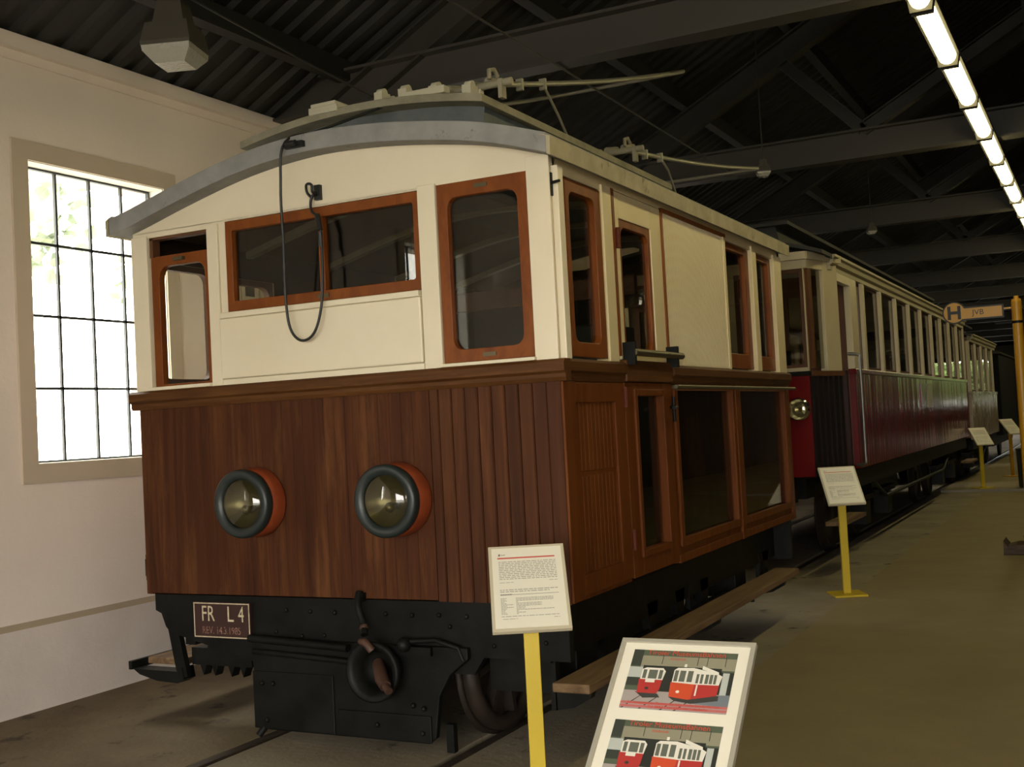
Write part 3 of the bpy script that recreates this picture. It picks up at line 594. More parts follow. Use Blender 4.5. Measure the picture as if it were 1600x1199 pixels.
# cable looped down the front
s = MB()
ctl = [(-0.95, 0.30, 2.79), (-1.12, 0.05, 2.66), (-1.18, -0.12, 2.585), (-1.21, -0.125, 2.40), (-1.228, -0.10, 2.15), (-1.245, -0.08, 1.92), (-1.235, -0.07, 1.79), (-1.185, -0.065, 1.735), (-1.12, -0.065, 1.755), (-1.078, -0.065, 1.84), (-1.06, -0.06, 1.98), (-1.065, -0.05, 2.2), (-1.085, -0.04, 2.26), (-1.12, -0.035, 2.29), (-1.125, -0.03, 2.34), (-1.10, -0.03, 2.375)]
def smooth(c, n=6):
    c = [Vector(p) for p in c]; out = []
    for i in range(len(c)-1):
        p0, p1, p2, p3 = c[max(i-1, 0)], c[i], c[i+1], c[min(i+2, len(c)-1)]
        for k in range(n):
            t = k/n; out.append(0.5*((2*p1)+(p2-p0)*t+(2*p0-5*p1+4*p2-p3)*t*t+(3*p1-p0-3*p2+p3)*t**3))
    return out+[c[-1]]
s.tube(smooth(ctl), 0.006, 8); cb = tp(s, 'cable', 'black_rubber')
s = MB(); s.cyl((-1.065, -0.055, 2.20), (-1.085, -0.045, 2.27), 0.012, 8); s.cyl((-1.07, -0.05, 2.13), (-1.067, -0.052, 2.19), 0.010, 8); tp(s, 'cable_plug', 'black_rubber', cb)
s = MB(); s.box(-1.185, -1.09, -0.125, -0.095, 2.555, 2.58); s.cyl((-1.16, -0.14, 2.568), (-1.11, -0.14, 2.568), 0.013, 8); tp(s, 'cable_clip', 'black_rubber')
s = MB(); s.box(-1.115, -1.085, -0.02, 0.0, 2.34, 2.405); s.tube(smooth([(-1.10, -0.02, 2.36), (-1.10, -0.05, 2.37), (-1.10, -0.055, 2.40), (-1.13, -0.05, 2.405), (-1.14, -0.035, 2.375), (-1.12, -0.03, 2.35)]), 0.006, 6); tp(s, 'cable_hook', 'black_rubber')
# headlights
HLX = (-1.505, -0.757)
for hx in HLX:
    o = (hx, 0.0, 1.042); s = MB()
    s.lathe([(0.001, 0.0), (0.152, 0.0), (0.155, 0.015), (0.150, 0.06), (0.142, 0.10), (0.13, 0.10)], o, (0, -1, 0), 40); hl = tp(s, 'headlight', 'lamp_red', label='orange-red round headlight housing')
    s = MB(); s.lathe([(0.105, 0.085), (0.146, 0.085), (0.150, 0.10), (0.150, 0.125), (0.140, 0.135), (0.112, 0.128), (0.105, 0.118)], o, (0, -1, 0), 40); tp(s, 'headlight_rim', 'rim_black', hl)
    s = MB(); s.lathe([(0.001, 0.045), (0.05, 0.052), (0.085, 0.075), (0.108, 0.105)], o, (0, -1, 0), 32); s.cyl((hx+0.01, -0.05, 1.02), (hx+0.012, -0.10, 1.015), 0.014, 10); s.sphere((hx+0.012, -0.105, 1.015), 0.022, 12); tp(s, 'reflector', 'lamp_inner', hl)
    s = MB(); s.lathe([(0.110, 0.120), (0.098, 0.131), (0.075, 0.141), (0.04, 0.148), (0.001, 0.150)], o, (0, -1, 0), 40); tp(s, 'headlight_lens', 'lens', hl)
# front frame and plough
s = MB(); s.prism([(-2.15, 0.625), (-2.15, 0.545), (-2.115, 0.53), (-2.09, 0.47), (-2.06, 0.44), (-1.98, 0.425), (-1.57, 0.33), (-0.45, 0.33), (-0.40, 0.40), (-0.02, 0.40), (-0.02, 0.625)], 1, 0.0, 0.04); tp(s, 'front_beam', 'iron')
s = MB(); s.prism([(-1.565, 0.44), (-1.535, 0.055), (-1.50, 0.045), (-0.66, 0.045), (-0.625, 0.07), (-0.60, 0.24), (-0.545, 0.33), (-0.46, 0.395), (-0.46, 0.44)], 1, -0.03, 0.0)
s.box(-1.555, -1.12, -0.038, -0.03, 0.05, 0.30); s.box(-1.10, -0.64, -0.04, -0.03, 0.05, 0.16); pl = tp(s, 'rail_guard', 'iron', bevel=0.004)
s = MB(); rv = random.Random(3)
for k in range(11): s.sphere((-1.38+0.13*k, -0.002, 0.565-0.002*(k % 3)), 0.011, 8)
for x, z in ((-1.44, 0.47), (-1.30, 0.455), (-1.18, 0.462), (-1.05, 0.43), (-0.70, 0.46), (-0.55, 0.52), (-0.35, 0.45), (-0.25, 0.55), (-0.12, 0.47)): s.sphere((x, -0.002, z), 0.010, 8)
for x, z in ((-1.50, 0.25), (-1.44, 0.25), (-0.72, 0.20), (-0.67, 0.19), (-1.48, 0.09), (-0.9, 0.11), (-0.68, 0.09)): s.sphere((x, -0.042, z), 0.012, 8)
tp(s, 'rivet', 'iron', each=True)
s = MB(); s.tube([(-1.57, -0.03, 0.44), (-1.30, -0.05, 0.435), (-1.02, -0.06, 0.425)], 0.017, 10); s.tube([(-1.55, -0.03, 0.385), (-1.2, -0.05, 0.375), (-0.95, -0.06, 0.365)], 0.013, 10); s.tube([(-0.75, -0.05, 0.46), (-0.60, -0.04, 0.47), (-0.50, -0.03, 0.44), (-0.48, -0.03, 0.39)], 0.010, 8); tp(s, 'brake_pipe', 'iron', each=True)
s = MB(); s.lathe([(0.09, 0.0), (0.10, 0.04), (0.118, 0.07), (0.125, 0.10), (0.115, 0.106), (0.092, 0.09), (0.072, 0.05), (0.07, 0.01), (0.001, 0.01)], (-0.86, -0.03, 0.345), (0.05, -1, 0.02), 28); cp_ = tp(s, 'coupler', 'iron', label='black iron bell-mouth coupler')
s = MB(); s.tube([(-0.875, -0.05, 0.365), (-0.80, -0.14, 0.325), (-0.765, -0.17, 0.305)], [0.026, 0.028, 0.024], 12); s.tube([(-0.765, -0.17, 0.305), (-0.735, -0.19, 0.29)], 0.016, 10); tp(s, 'drawbar', 'iron_rust', cp_)
s = MB(); s.tube(smooth([(-0.975, -0.02, 0.655), (-0.965, -0.05, 0.60), (-0.935, -0.06, 0.535), (-0.91, -0.09, 0.49)]), 0.016, 8); s.box(-0.99, -0.955, -0.03, 0.0, 0.615, 0.65); tp(s, 'brake_hose', 'iron')
s = MB(); s.sphere((-0.925, -0.07, 0.515), 0.02, 8); s.tube([(-0.90, -0.13, 0.47), (-0.86, -0.16, 0.475), (-0.835, -0.15, 0.44)], 0.016, 8); tp(s, 'hose_clamp', 'iron_rust')
s = MB(); s.sphere((-0.74, -0.06, 0.45), 0.032, 10); s.box(-0.80, -0.62, -0.05, -0.02, 0.405, 0.44); tp(s, 'valve', 'iron')
s = MB(); s.cyl((-1.505, -0.02, 0.06), (-1.525, -0.05, 0.02), 0.016, 8); s.box(-0.60, -0.565, 0.01, 0.04, 0.005, 0.12); tp(s, 'rail_scraper', 'iron', pl, each=True)
# number plate
s = MB(); s.box(-1.905, -1.575, -0.014, 0.0, 0.430, 0.592); np_ = tp(s, 'number_plate', 'plate_red', label='dark red plate reading FR L4')
s = MB(); t = 0.0045
s.wall(1, -0.016, -0.0135, -1.902, -1.578, 0.433, 0.589, [(-1.902+t, -1.578-t, 0.433+t, 0.589-t)]); fn = lambda cx, cz: (lambda u, v: (cx+u, -0.0155, cz+v))
add_text(s, 'FR', 0.100, fn(-1.818, 0.537), 0.74); add_text(s, 'L', 0.100, fn(-1.688, 0.537), 0.85); add_text(s, '4', 0.100, fn(-1.625, 0.537), 0.72); tp(s, 'plate_lettering', 'plate_letter', np_)
s = MB(); add_text(s, 'REV. 14.3.1985', 0.046, fn(-1.742, 0.464), 0.80); tp(s, 'plate_date', 'plate_letter_faded', np_)
# running gear
s = MB()
for x in (-0.16, -1.99): s.box(x-0.03, x+0.03, 0.05, L1-0.03, 0.38, 0.615)
s.box(-1.9, -0.3, 0.3, 3.2, 0.48, 0.615); s.box(-W1+0.02, -0.02, L1-0.05, L1-0.01, 0.36, 0.615); tp(s, 'underframe', 'iron')
for ya in (0.45, 2.75):
    for xw in (-0.53, -1.53):
        sg = 1 if xw > -1 else -1; s = MB(); o = (xw-sg*0.03, ya, 0.335)
        s.lathe([(0.30, -0.03), (0.335, -0.03), (0.335, 0.035), (0.30, 0.04), (0.275, 0.035), (0.275, -0.01), (0.30, -0.03)], o, (sg, 0, 0), 36); s.lathe([(0.355, -0.035), (0.355, -0.015), (0.33, -0.015), (0.33, -0.035), (0.355, -0.035)], o, (sg, 0, 0), 36)
        for k in range(8):
            a = 2*PI*k/8+0.2; s.beam((o[0], ya+0.06*math.cos(a), 0.335+0.06*math.sin(a)), (o[0], ya+0.29*math.cos(a), 0.335+0.29*math.sin(a)), 0.03, 0.05, (1, 0, 0))
        s.lathe([(0.001, 0.05), (0.06, 0.05), (0.075, 0.03), (0.075, -0.03), (0.001, -0.04)], o, (sg, 0, 0), 20); tp(s, 'wheel', 'wheel_iron')
    s = MB(); s.cyl((-1.65, ya, 0.335), (-0.41, ya, 0.335), 0.05, 14); tp(s, 'axle', 'iron')
    for xb in (-0.24, -1.86):
        s = MB(); s.box(xb-0.09, xb+0.09, ya-0.11, ya+0.11, 0.24, 0.44); s.box(xb-0.1, xb+0.1, ya-0.035, ya+0.035, 0.44, 0.5); s.box(xb-0.06, xb+0.06, ya-0.42, ya+0.42, 0.42, 0.455); s.box(xb-0.06, xb+0.06, ya-0.30, ya+0.30, 0.455, 0.485); tp(s, 'axle_box', 'iron', bevel=0.006)
s = MB(); s.box(-0.43, -0.14, 0.10, 0.13, 0.25, 0.43); s.box(-2.06, -1.70, 0.13, 0.2, 0.27, 0.35)
for x in (-2.0, -1.93, -1.83, -1.76): s.prism([(x-0.02, 0.27), (x+0.02, 0.27), (x, 0.22)], 1, 0.14, 0.19)
s.box(-1.95, -1.88, 0.12, 0.2, 0.35, 0.42); tp(s, 'guard_plate', 'iron', each=True)
s = MB()
for yy in (1.2, 1.6, 2.0, 3.25): s.prism([(yy-0.07, 0.44), (yy+0.07, 0.44), (yy+0.03, 0.24), (yy-0.03, 0.24)], 0, -0.17, -0.13)
s.tube([(-0.14, 0.9, 0.30), (-0.14, 2.4, 0.30)], 0.02, 8); s.box(-1.8, -0.35, 1.1, 2.2, 0.16, 0.5); tp(s, 'brake_hanger', 'iron', each=True)
# running boards on brackets
rb = MB(); rb.box(-0.115, 0.045, 0.02, 3.40, 0.275, 0.312, Matrix.Identity(4)); RB = tp(rb, 'running_board', 'board_wood', bevel=0.006)
s = MB()
for yy in (0.10, 1.75, 3.1):
    s.prism([(-0.13, 0.275), (0.03, 0.275), (0.02, 0.245), (-0.05, 0.205), (-0.13, 0.19)], 1, yy-0.02, yy+0.02); s.box(-0.15, -0.125, yy-0.02, yy+0.02, 0.19, 0.45)
s.cyl((0.0, 2.45, 0.27), (0.0, 2.45, 0.245), 0.012, 8); tp(s, 'board_bracket', 'iron', RB, each=True)
s = MB(); s.box(-2.42, -2.18, 0.20, 3.40, 0.243, 0.275); RB = tp(s, 'running_board', 'board_wood', bevel=0.006)
s = MB()
for yy in (0.12, 1.75, 3.1):
    s.prism([(-2.40, 0.24), (-2.12, 0.24), (-2.09, 0.26), (-2.08, 0.205), (-2.12, 0.185), (-2.25, 0.19), (-2.36, 0.215)], 1, yy-0.03, yy+0.05)
    s.prism([(-2.17, 0.44), (-2.11, 0.44), (-2.06, 0.22), (-2.12, 0.20)], 1, yy-0.025, yy+0.005)
s.box(-2.43, -2.41, 0.09, 3.42, 0.235, 0.275); tp(s, 'board_bracket', 'iron', RB, each=True)
s = MB(); s.box(-W1-0.025, -W1+0.005, 0.02, 0.06, 0.70, 0.78); s.cyl((-W1-0.02, 0.03, 0.68), (-W1-0.02, 0.03, 0.80), 0.008, 8); tp(s, 'side_hook', 'iron')

# ------------------------------------------------------------------ passenger trams behind
def car(name, label, X0, X1, Y0, Y1, red, z0=0.80, zb=1.645, zr=2.5, bodyY=6.15, pitch=0.905, mats=('tram_red', 'tram_cream', 'tram_cornice'), front=True, group=None, panel_plates=True):
    cx, cy = (X0+X1)/2, (Y0+Y1)/2
    root = thing(name, label, 'tram', (cx, cy, 0), 0, group); off = (cx, cy, 0)
    def p(mb, nm, mt, par=None, each=False, **k):
        if each: return [m2.build(nm, mt, par or root, off, **k) for m2 in islands(mb)]
        return mb.build(nm, mt, par or root, off, **k)
    body, cream, corn = mats
    yA = bodyY; yZ = Y1-(0.95 if front else 0.0)
    # planked side panels
    for sd, xo in ((1, X1), (-1, X0)):
        s = MB(); yy = yA; st_ = 0.118; pr = random.Random(5)
        s.box(*sorted((xo-sd*0.05, xo-sd*0.012)), yA, Y1, z0, zb-0.03)
        while yy < Y1-0.01:
            y2 = min(yy+st_, Y1); a, c = yy+0.003, y2-0.003; dt = pr.uniform(-0.0009, 0.0009)
            s.prism([(xo-sd*0.012, a), (xo-sd*0.004, a), (xo+dt, a+0.004), (xo-dt, c-0.004), (xo-sd*0.004, c), (xo-sd*0.012, c)], 2, z0, zb-0.03); yy = y2
        sp_ = p(s, 'side_panel', body)
        s = MB(); s.box(*sorted((xo-sd*0.05, xo+sd*0.014)), yA-0.02, Y1+0.02, zb-0.03, zb+0.012); p(s, 'belt_rail', body if not red else 'tram_red', bevel=0.005)
        s = MB(); s.prism([(xo-sd*0.05, zr-0.06), (xo+sd*0.006, zr-0.06), (xo+sd*0.006, zr-0.025), (xo+sd*0.03, zr-0.01), (xo+sd*0.035, zr+0.03), (xo+sd*0.055, zr+0.04), (xo+sd*0.055, zr+0.06), (xo-sd*0.05, zr+0.06)], 1, Y0+0.35, Y1); p(s, 'cornice', corn)
        yy = yA; first = True; lastp = None
        while yy < Y1+0.02:
            w = 0.26 if (first and front) else 0.085
            s = MB(); s.box(*sorted((xo-sd*0.055, xo+sd*0.004)), yy, min(yy+w, Y1), zb+0.012, zr-0.06); p(s, 'window_post', cream, bevel=0.004)
            y2 = yy+w
            nx = (yy+w+0.30 if first and front else yy+pitch)
            if nx < Y1+0.02:
                s = MB(); s.box(*sorted((xo-sd*0.034, xo-sd*0.030)), y2-0.005, nx+0.005, zb+0.01, zr-0.055); pn = p(s, 'pane', 'glass')
                s = MB(); s.wall(0, *sorted((xo-sd*0.045, xo-sd*0.028)), y2, nx, zb+0.012, zr-0.06, [(y2+0.025, nx-0.025, zb+0.04, zr-0.09)]); p(s, 'window_frame', 'inner_wood')
            yy = nx; first = False
    # floor, ceiling, roof, clerestory
    s = MB(); s.box(X0+0.05, X1-0.05, Y0+0.1, Y1-0.02, z0-0.02, z0+0.03); p(s, 'floor_deck', 'cab_floor')
    aT = arcpts(X0-0.03, X1+0.03, zr+0.06, zr+0.24, 20)
    s = MB(); s.prism(aT+[(x, z-0.04) for x, z in aT[::-1]], 1, Y0+0.28, Y1+0.03)
    if front: s.prism([(x, z) for x, z in aT]+[(x, z-0.03) for x, z in aT[::-1]], 1, Y0-0.02, Y0+0.28)
    p(s, 'roof', 'roof_black')
    s = MB(); s.prism([(X0+0.40, zr+0.13), (X0+0.45, zr+0.36), (X1-0.45, zr+0.36), (X1-0.40, zr+0.13)], 1, Y0+0.5, Y1-0.5); s.box(X0+0.33, X1-0.33, Y0+0.42, Y1-0.42, zr+0.36, zr+0.39); p(s, 'clerestory', 'roof_black')
    s = MB(); s.box(X0+0.06, X1-0.06, Y0+0.3, Y1-0.1, zr-0.005, zr+0.01); p(s, 'ceiling_lining', 'tram_cream')
    # end bulkhead and rear wall
    for yy in ((yA+0.02, Y1-0.04) if front else (Y0+0.02, Y1-0.04)):
        s = MB(); s.wall(1, yy, yy+0.035, X0+0.05, X1-0.05, z0+0.03, zr, [(cx-0.36, cx+0.36, z0+0.04, 2.30), (X0+0.15, cx-0.5, 1.68, 2.32), (cx+0.5, X1-0.15, 1.68, 2.32)]); bk = p(s, 'bulkhead', 'inner_wood')
        s = MB(); s.wall(1, yy-0.005, yy+0.02, cx-0.35, cx+0.35, z0+0.05, 2.29, [(cx-0.26, cx+0.26, 1.68, 2.2)]); s.wall(1, yy-0.012, yy+0.04, cx-0.42, cx+0.42, z0+0.03, 2.36, [(cx-0.35, cx+0.35, z0+0.03, 2.29)]); p(s, 'bulkhead_door', 'tram_cream', bk)
    # seats
    for k in range(int((Y1-yA-1.6)/0.95)):
        for xa, xb in ((X0+0.1, cx-0.28), (cx+0.28, X1-0.1)):
            yy = yA+0.65+0.95*k; s = MB(); s.box(xa, xb, yy, yy+0.4, z0+0.36, z0+0.40); s.box(xa, xb, yy+0.38, yy+0.42, z0+0.40, z0+0.80); s.box(xa+0.05, xb-0.05, yy+0.1, yy+0.3, z0+0.03, z0+0.36); p(s, 'bench', 'inner_wood')
    # underframe and wheels
    s = MB()
    for xo in (X1-0.09, X0+0.09): s.box(xo-0.04, xo+0.04, Y0+0.3, Y1-0.1, z0-0.17, z0-0.0); s.tube([(xo, yA+1.0, z0-0.17), (xo, yA+1.7, z0-0.36), (xo, Y1-2.6, z0-0.36), (xo, Y1-1.9, z0-0.17)], 0.018, 6)
    s.box(X0+0.3, X1-0.3, Y0+0.4, Y1-0.4, z0-0.2, z0-0.03); s.box(cx-0.5, cx+0.5, (yA+Y1)/2-0.9, (yA+Y1)/2+0.9, 0.3, z0-0.1); p(s, 'underframe', 'iron')
    for ya in (yA+0.9, yA+2.1, Y1-2.3, Y1-1.1):
        for xw in (-1.53, -0.53) if X1 < 1 else (cx-0.5, cx+0.5):
            sg = 1 if xw > cx else -1; s = MB(); o = (xw-sg*0.03, ya, 0.335)
            s.lathe([(0.001, 0.04), (0.08, 0.045), (0.09, 0.02), (0.27, 0.01), (0.29, 0.035), (0.335, 0.035), (0.335, -0.02), (0.355, -0.02), (0.355, -0.04), (0.001, -0.04)], o, (sg, 0, 0), 28); p(s, 'wheel', 'wheel_iron')
        s = MB()
        for xo in (X1-0.2, X0+0.2): s.box(xo-0.07, xo+0.07, ya-0.12, ya+0.12, 0.24, 0.45); s.box(xo-0.05, xo+0.05, ya-0.5, ya+0.5, 0.45, 0.50)
        p(s, 'axle_box', 'iron', each=True)
    s = MB(); s.box(X1-0.12, X1+0.03, yA-0.95, yA-0.05, 0.40, 0.43); s.box(X0-0.03, X0+0.12, yA-0.95, yA-0.05, 0.40, 0.43); p(s, 'step_board', 'board_wood', each=True)
    if panel_plates:
        s = MB(); s.box(X1+0.002, X1+0.012, 9.95, 10.35, 1.28, 1.56); p(s, 'route_plate', 'tram_red'); s = MB(); s.box(X1+0.002, X1+0.012, 10.45, 10.85, 1.28, 1.56); p(s, 'route_plate', 'trailer_panel')
    if front:
        cxa = 0.13; ych = Y0+0.55                         # chamfered corners of the driving platform
        s = MB(); s.box(X0+cxa, X1-cxa, Y0, Y0+0.04, z0, zb-0.05); p(s, 'front_panel', 'tram_red_front', bevel=0.004)
        s = MB(); s.box(X0+cxa-0.02, X1-cxa+0.01, Y0-0.025, Y0+0.05, zb-0.055, zb-0.02); s.cur = 0; p(s, 'front_ledge', 'iron')
        s = MB(); s.wall(1, Y0, Y0+0.05, X0+cxa, X1-cxa, zb-0.02, zr+0.0, [(X0+cxa+0.035, cx-0.36, zb+0.01, zr-0.07), (cx-0.30, cx+0.30, zb+0.01, zr-0.07), (cx+0.36, X1-cxa-0.008, zb+0.01, zr-0.07)]); p(s, 'front_wall', cream, bevel=0.003)
        s = MB()
        for a, c in ((X0+cxa+0.035, cx-0.36), (cx-0.30, cx+0.30), (cx+0.36, X1-cxa-0.008)):
            s = MB(); s.box(a-0.005, c+0.005, Y0+0.03, Y0+0.034, zb, zr-0.06); pn = p(s, 'pane', 'glass')
            s = MB(); s.wall(1, Y0+0.012, Y0+0.046, a, c, zb+0.01, zr-0.07, [(a+0.028, c-0.028, zb+0.035, zr-0.10)]); p(s, 'window_frame', 'inner_wood')
        for xc, sd in ((X1, 1), (X0, -1)):
            s = MB(); a = (xc-sd*cxa, Y0+0.02); c = (xc-sd*0.0, ych); d = Vector((c[0]-a[0], c[1]-a[1], 0)); 
            pass
            def post(t0, t1, zl, zh, w=0.06):
                s.beam((a[0]+d.x*t0, a[1]+d.y*t0, (zl+zh)/2), (a[0]+d.x*t1, a[1]+d.y*t1, (zl+zh)/2), w, zh-zl)
            post(0.48, 0.95, zb-0.02, zr); post(-0.03, 0.48, zr-0.07, zr); p(s, 'corner_pillar', cream, bevel=0.004)
            s = MB(); post(0.03, 0.14, zb, zr-0.07, 0.045); p(s, 'corner_window_post', 'inner_wood')
            s = MB(); post(0.14, 0.48, zb, zr-0.07, 0.004); p(s, 'pane', 'glass')
            s = MB(); post(0.02, 1.0, zb-0.06, zb-0.02, 0.07); p(s, 'gate_rail', 'inner_wood')
            s = MB(); post(0.0, 1.02, z0+0.02, zb-0.06, 0.012); gt = p(s, 'platform_gate', 'tram_dark_red')
            s = MB()
            for k in range(6): post(0.02+0.17*k, 0.09+0.17*k, z0, zb-0.06, 0.045)
            p(s, 'gate_slat', 'gate_black', gt, each=True)
            s = MB(); s.box(*sorted((xc-sd*0.10, xc-sd*0.06)), ych, yA, z0, zb+0.0); p(s, 'entrance_door', 'tram_dark_red')
            s = MB(); s.box(*sorted((xc-sd*0.05, xc+sd*0.004)), ych, yA, zr-0.13, zr); s.box(*sorted((xc-sd*0.05, xc+sd*0.0)), ych, ych+0.03, zb, zr-0.1); p(s, 'entrance_lintel', cream)
            s = MB(); s.tube(smooth([(xc-sd*0.03, yA-0.10, zb+0.14), (xc+sd*0.06, yA-0.10, zb+0.12), (xc+sd*0.065, yA-0.10, zb+0.02), (xc+sd*0.065, yA-0.10, z0+0.15), (xc+sd*0.06, yA-0.10, z0+0.05), (xc-sd*0.02, yA-0.04, z0+0.03)]), 0.014, 8); p(s, 'handrail', 'dull_chrome', label='polished metal grab rail')
        hx = X1-0.22; s = MB(); o = (hx, Y0, 1.33)
        s.lathe([(0.001, 0.0), (0.08, 0.0), (0.092, 0.02), (0.092, 0.06), (0.08, 0.07)], o, (0, -1, 0), 28); hl = p(s, 'headlight', 'chrome', label='bright glass headlight')
        s = MB(); s.lathe([(0.001, 0.03), (0.03, 0.04), (0.055, 0.036), (0.080, 0.062)], o, (0, -1, 0), 12, False); p(s, 'reflector', 'silver_dull', hl)
        s = MB(); pf = [(0.082, 0.068), (0.075, 0.082), (0.06, 0.092), (0.03, 0.098), (0.001, 0.10)]; s.lathe(pf, o, (0, -1, 0), 14, False); p(s, 'headlight_lens', 'lens', hl)
        s = MB(); s.box(X0+0.3, X1-0.3, Y0+0.02, Y0+0.10, z0-0.2, z0); s.box(cx-0.12, cx+0.12, Y0-0.15, Y0+0.05, 0.42, 0.60); p(s, 'buffer_beam', 'iron')
        s = MB(); s.box(cx-0.35, cx+0.35, yA-0.6, yA-0.57, 2.38, 2.48); s.cyl((hx-0.15, Y0+0.25, zb), (hx-0.15, Y0+0.25, zb+0.16), 0.05, 12); s.tube([(hx-0.15, Y0+0.25, zb+0.1), (hx-0.29, Y0+0.22, zb+0.11)], 0.012, 8); p(s, 'brake_handle', 'iron')
        s = MB(); s.prism([(X0+cxa-0.03, zr), (X1-cxa+0.03, zr), (X1-cxa+0.03, zr+0.06), (X0+cxa-0.03, zr+0.06)], 1, Y0-0.03, Y0+0.1)
        for xc, sd in ((X1, 1), (X0, -1)): s.beam((xc-sd*(cxa-0.0), Y0, zr+0.03), (xc+sd*0.02, ych, zr+0.03), 0.08, 0.06)
        p(s, 'front_cornice', cream)
    return root
red = car('passenger_tram', 'red and cream passenger tram with a long row of windows behind the wooden one', -2.15, -0.05, 5.0, 14.85, True)
far = copy_tree(red); far.location = (4.85, 3.2, 0); tag(far, 'red and cream tram across the aisle, seen only reflected in the wooden tram side windows', 'tram')
tr3 = car('passenger_tram', 'pale panelled trailer car standing behind the far end of the red tram', -2.15, -0.05, 15.45, 20.1, False, bodyY=15.5, pitch=1.0, mats=('trailer_panel', 'tram_cream', 'tram_cornice'), zr=2.34, zb=1.47, z0=0.72, front=False, panel_plates=False)
s = MB(); root = thing('goods_wagon', 'dark closed goods wagon beyond the pale trailer car', 'wagon', (-1.1, 23.6, 0)); off = (-1.1, 23.6, 0)
s.box(-2.1, -0.05, 20.9, 26.4, 0.62, 2.28)
for k in range(28): s.box(-0.05, -0.045, 20.92+0.195*k, 21.10+0.195*k, 0.64, 2.26)
s.build('wagon_body', 'wagon_dark', root, off)
s = MB(); a = arcpts(-2.15, 0.0, 2.28, 2.5, 14); s.prism(a+[(-0.02, 2.25), (-2.13, 2.25)], 1, 20.85, 26.45); s.build('wagon_roof', 'roof_black', root, off)
for ya in (21.9, 25.4):
    for xw in (-1.53, -0.53):
        s = MB(); s.lathe([(0.001, 0.04), (0.29, 0.035), (0.335, 0.035), (0.335, -0.02), (0.355, -0.02), (0.001, -0.04)], (xw+(0.02 if xw > -1 else -0.02), ya, 0.36), (1, 0, 0), 24); s.build('wheel', 'wheel_iron', root, off)
s = MB(); s.box(-1.9, -0.25, 21.1, 26.2, 0.4, 0.62); s.build('underframe', 'iron', root, off)

# ------------------------------------------------------------------ lights overhead
oc = ['topmost', 'second from the top', 'third from the top', 'fourth from the top', 'fifth from the top', 'sixth from the top', 'seventh from the top', 'eighth from the top']
for k in range(-4, 22):
    y0 = 2.27+1.135*k; vis = 0 <= k < 8
    root = thing('fluorescent_light', ('lit fluorescent tube light under the roof beams, %s in the bright row' % oc[k]) if vis else 'lit fluorescent tube light in the row overhead, out of the photo', 'light', (1.14, y0+0.56, 3.45), 0, 'row of fluorescent tube lights'); off = (1.14, y0+0.56, 3.45)
    s = MB(); s.box(1.07, 1.21, y0+0.01, y0+1.12, 3.425, 3.45); s.prism([(1.075, 3.425), (1.205, 3.425), (1.195, 3.36), (1.085, 3.36)], 1, y0+0.01, y0+0.035); s.prism([(1.075, 3.425), (1.205, 3.425), (1.195, 3.36), (1.085, 3.36)], 1, y0+1.095, y0+1.12); s.build('housing', 'steel_dark', root, off)
    s = MB(); pts = [(1.14+0.052*math.cos(PI+PI*i/8), 3.425+0.055*math.sin(PI+PI*i/8)) for i in range(9)]; s.prism(pts, 1, y0+0.04, y0+1.09); s.build('tube', 'tube_glow', root, off)
def hall_lamp(x, y, z, sc, lab):
    root = thing('hanging_lamp', lab, 'lamp', (x, y, z), 0.35); S = sc
    def pyr(mb, levels):
        n = 4; vs = []
        for h, r in levels: vs += [(r*math.cos(PI/4+PI/2*k), r*math.sin(PI/4+PI/2*k), h) for k in range(4)]
        fs = [tuple(range(4))[::-1], tuple(range(4*(len(levels)-1), 4*len(levels)))]
        for i in range(len(levels)-1): fs += [(4*i+k, 4*i+(k+1) % 4, 4*i+4+(k+1) % 4, 4*i+4+k) for k in range(4)]
        mb.add(vs, fs)
    s = MB(); pyr(s, [(0.03*S, 0.20*S), (0.05*S, 0.20*S), (0.16*S, 0.17*S), (0.17*S, 0.125*S), (0.30*S, 0.095*S)]); s.build('lamp_case', 'lamp_case', root)
    s = MB(); pyr(s, [(-0.06*S, 0.12*S), (0.0, 0.19*S), (0.03*S, 0.195*S)]); s.build('lamp_glass', 'lamp_glassy', root)
    s = MB(); s.cyl((0, 0, 0.30*S), (0, 0, roofz(x)-z-0.02), 0.006, 8); s.build('lamp_stem', 'steel_dark', root)
    return root
mt, nt, lk, b = nodes('lamp_glassy'); b.inputs['Base Color'].default_value = (0.36, 0.345, 0.29, 1); b.inputs['Roughness'].default_value = 0.1
bump(nt, lk, b, noise(nt, lk, 55, 2), 0.6, 0.01); M['lamp_glassy'] = mt
hall_lamp(-2.07, 0.20, 3.215, 0.88, 'grey pyramid-shaped hall lamp hanging at upper left over the tram front')
hall_lamp(-0.554, 5.435, 3.30, 0.40, 'small pyramid-shaped hall lamp hanging beyond the rear pantograph bow')
hall_lamp(-0.40, 9.5, 3.30, 0.36, 'small pyramid-shaped hall lamp hanging over the red tram, farthest away')
s = MB(); s.tube([(-1.93, -1.76, 3.444), (-1.95, 0.2, 3.47), (-2.07, 1.2, 3.46), (-2.15, 2.19, 3.44), (-2.2, 6.1, 3.44)], 0.006, 6); tag(s.build('cable', 'steel_grey'), 'thin cable running from the hall lamp at upper left to the first truss', 'cable')
s = MB(); s.tube([(-0.88, -1.76, 3.44), (-0.9, 2.19, 3.44), (-0.96, 6.1, 3.44)], 0.006, 6); tag(s.build('cable', 'steel_grey'), 'thin cable strung under the trusses above the pantograph', 'cable')

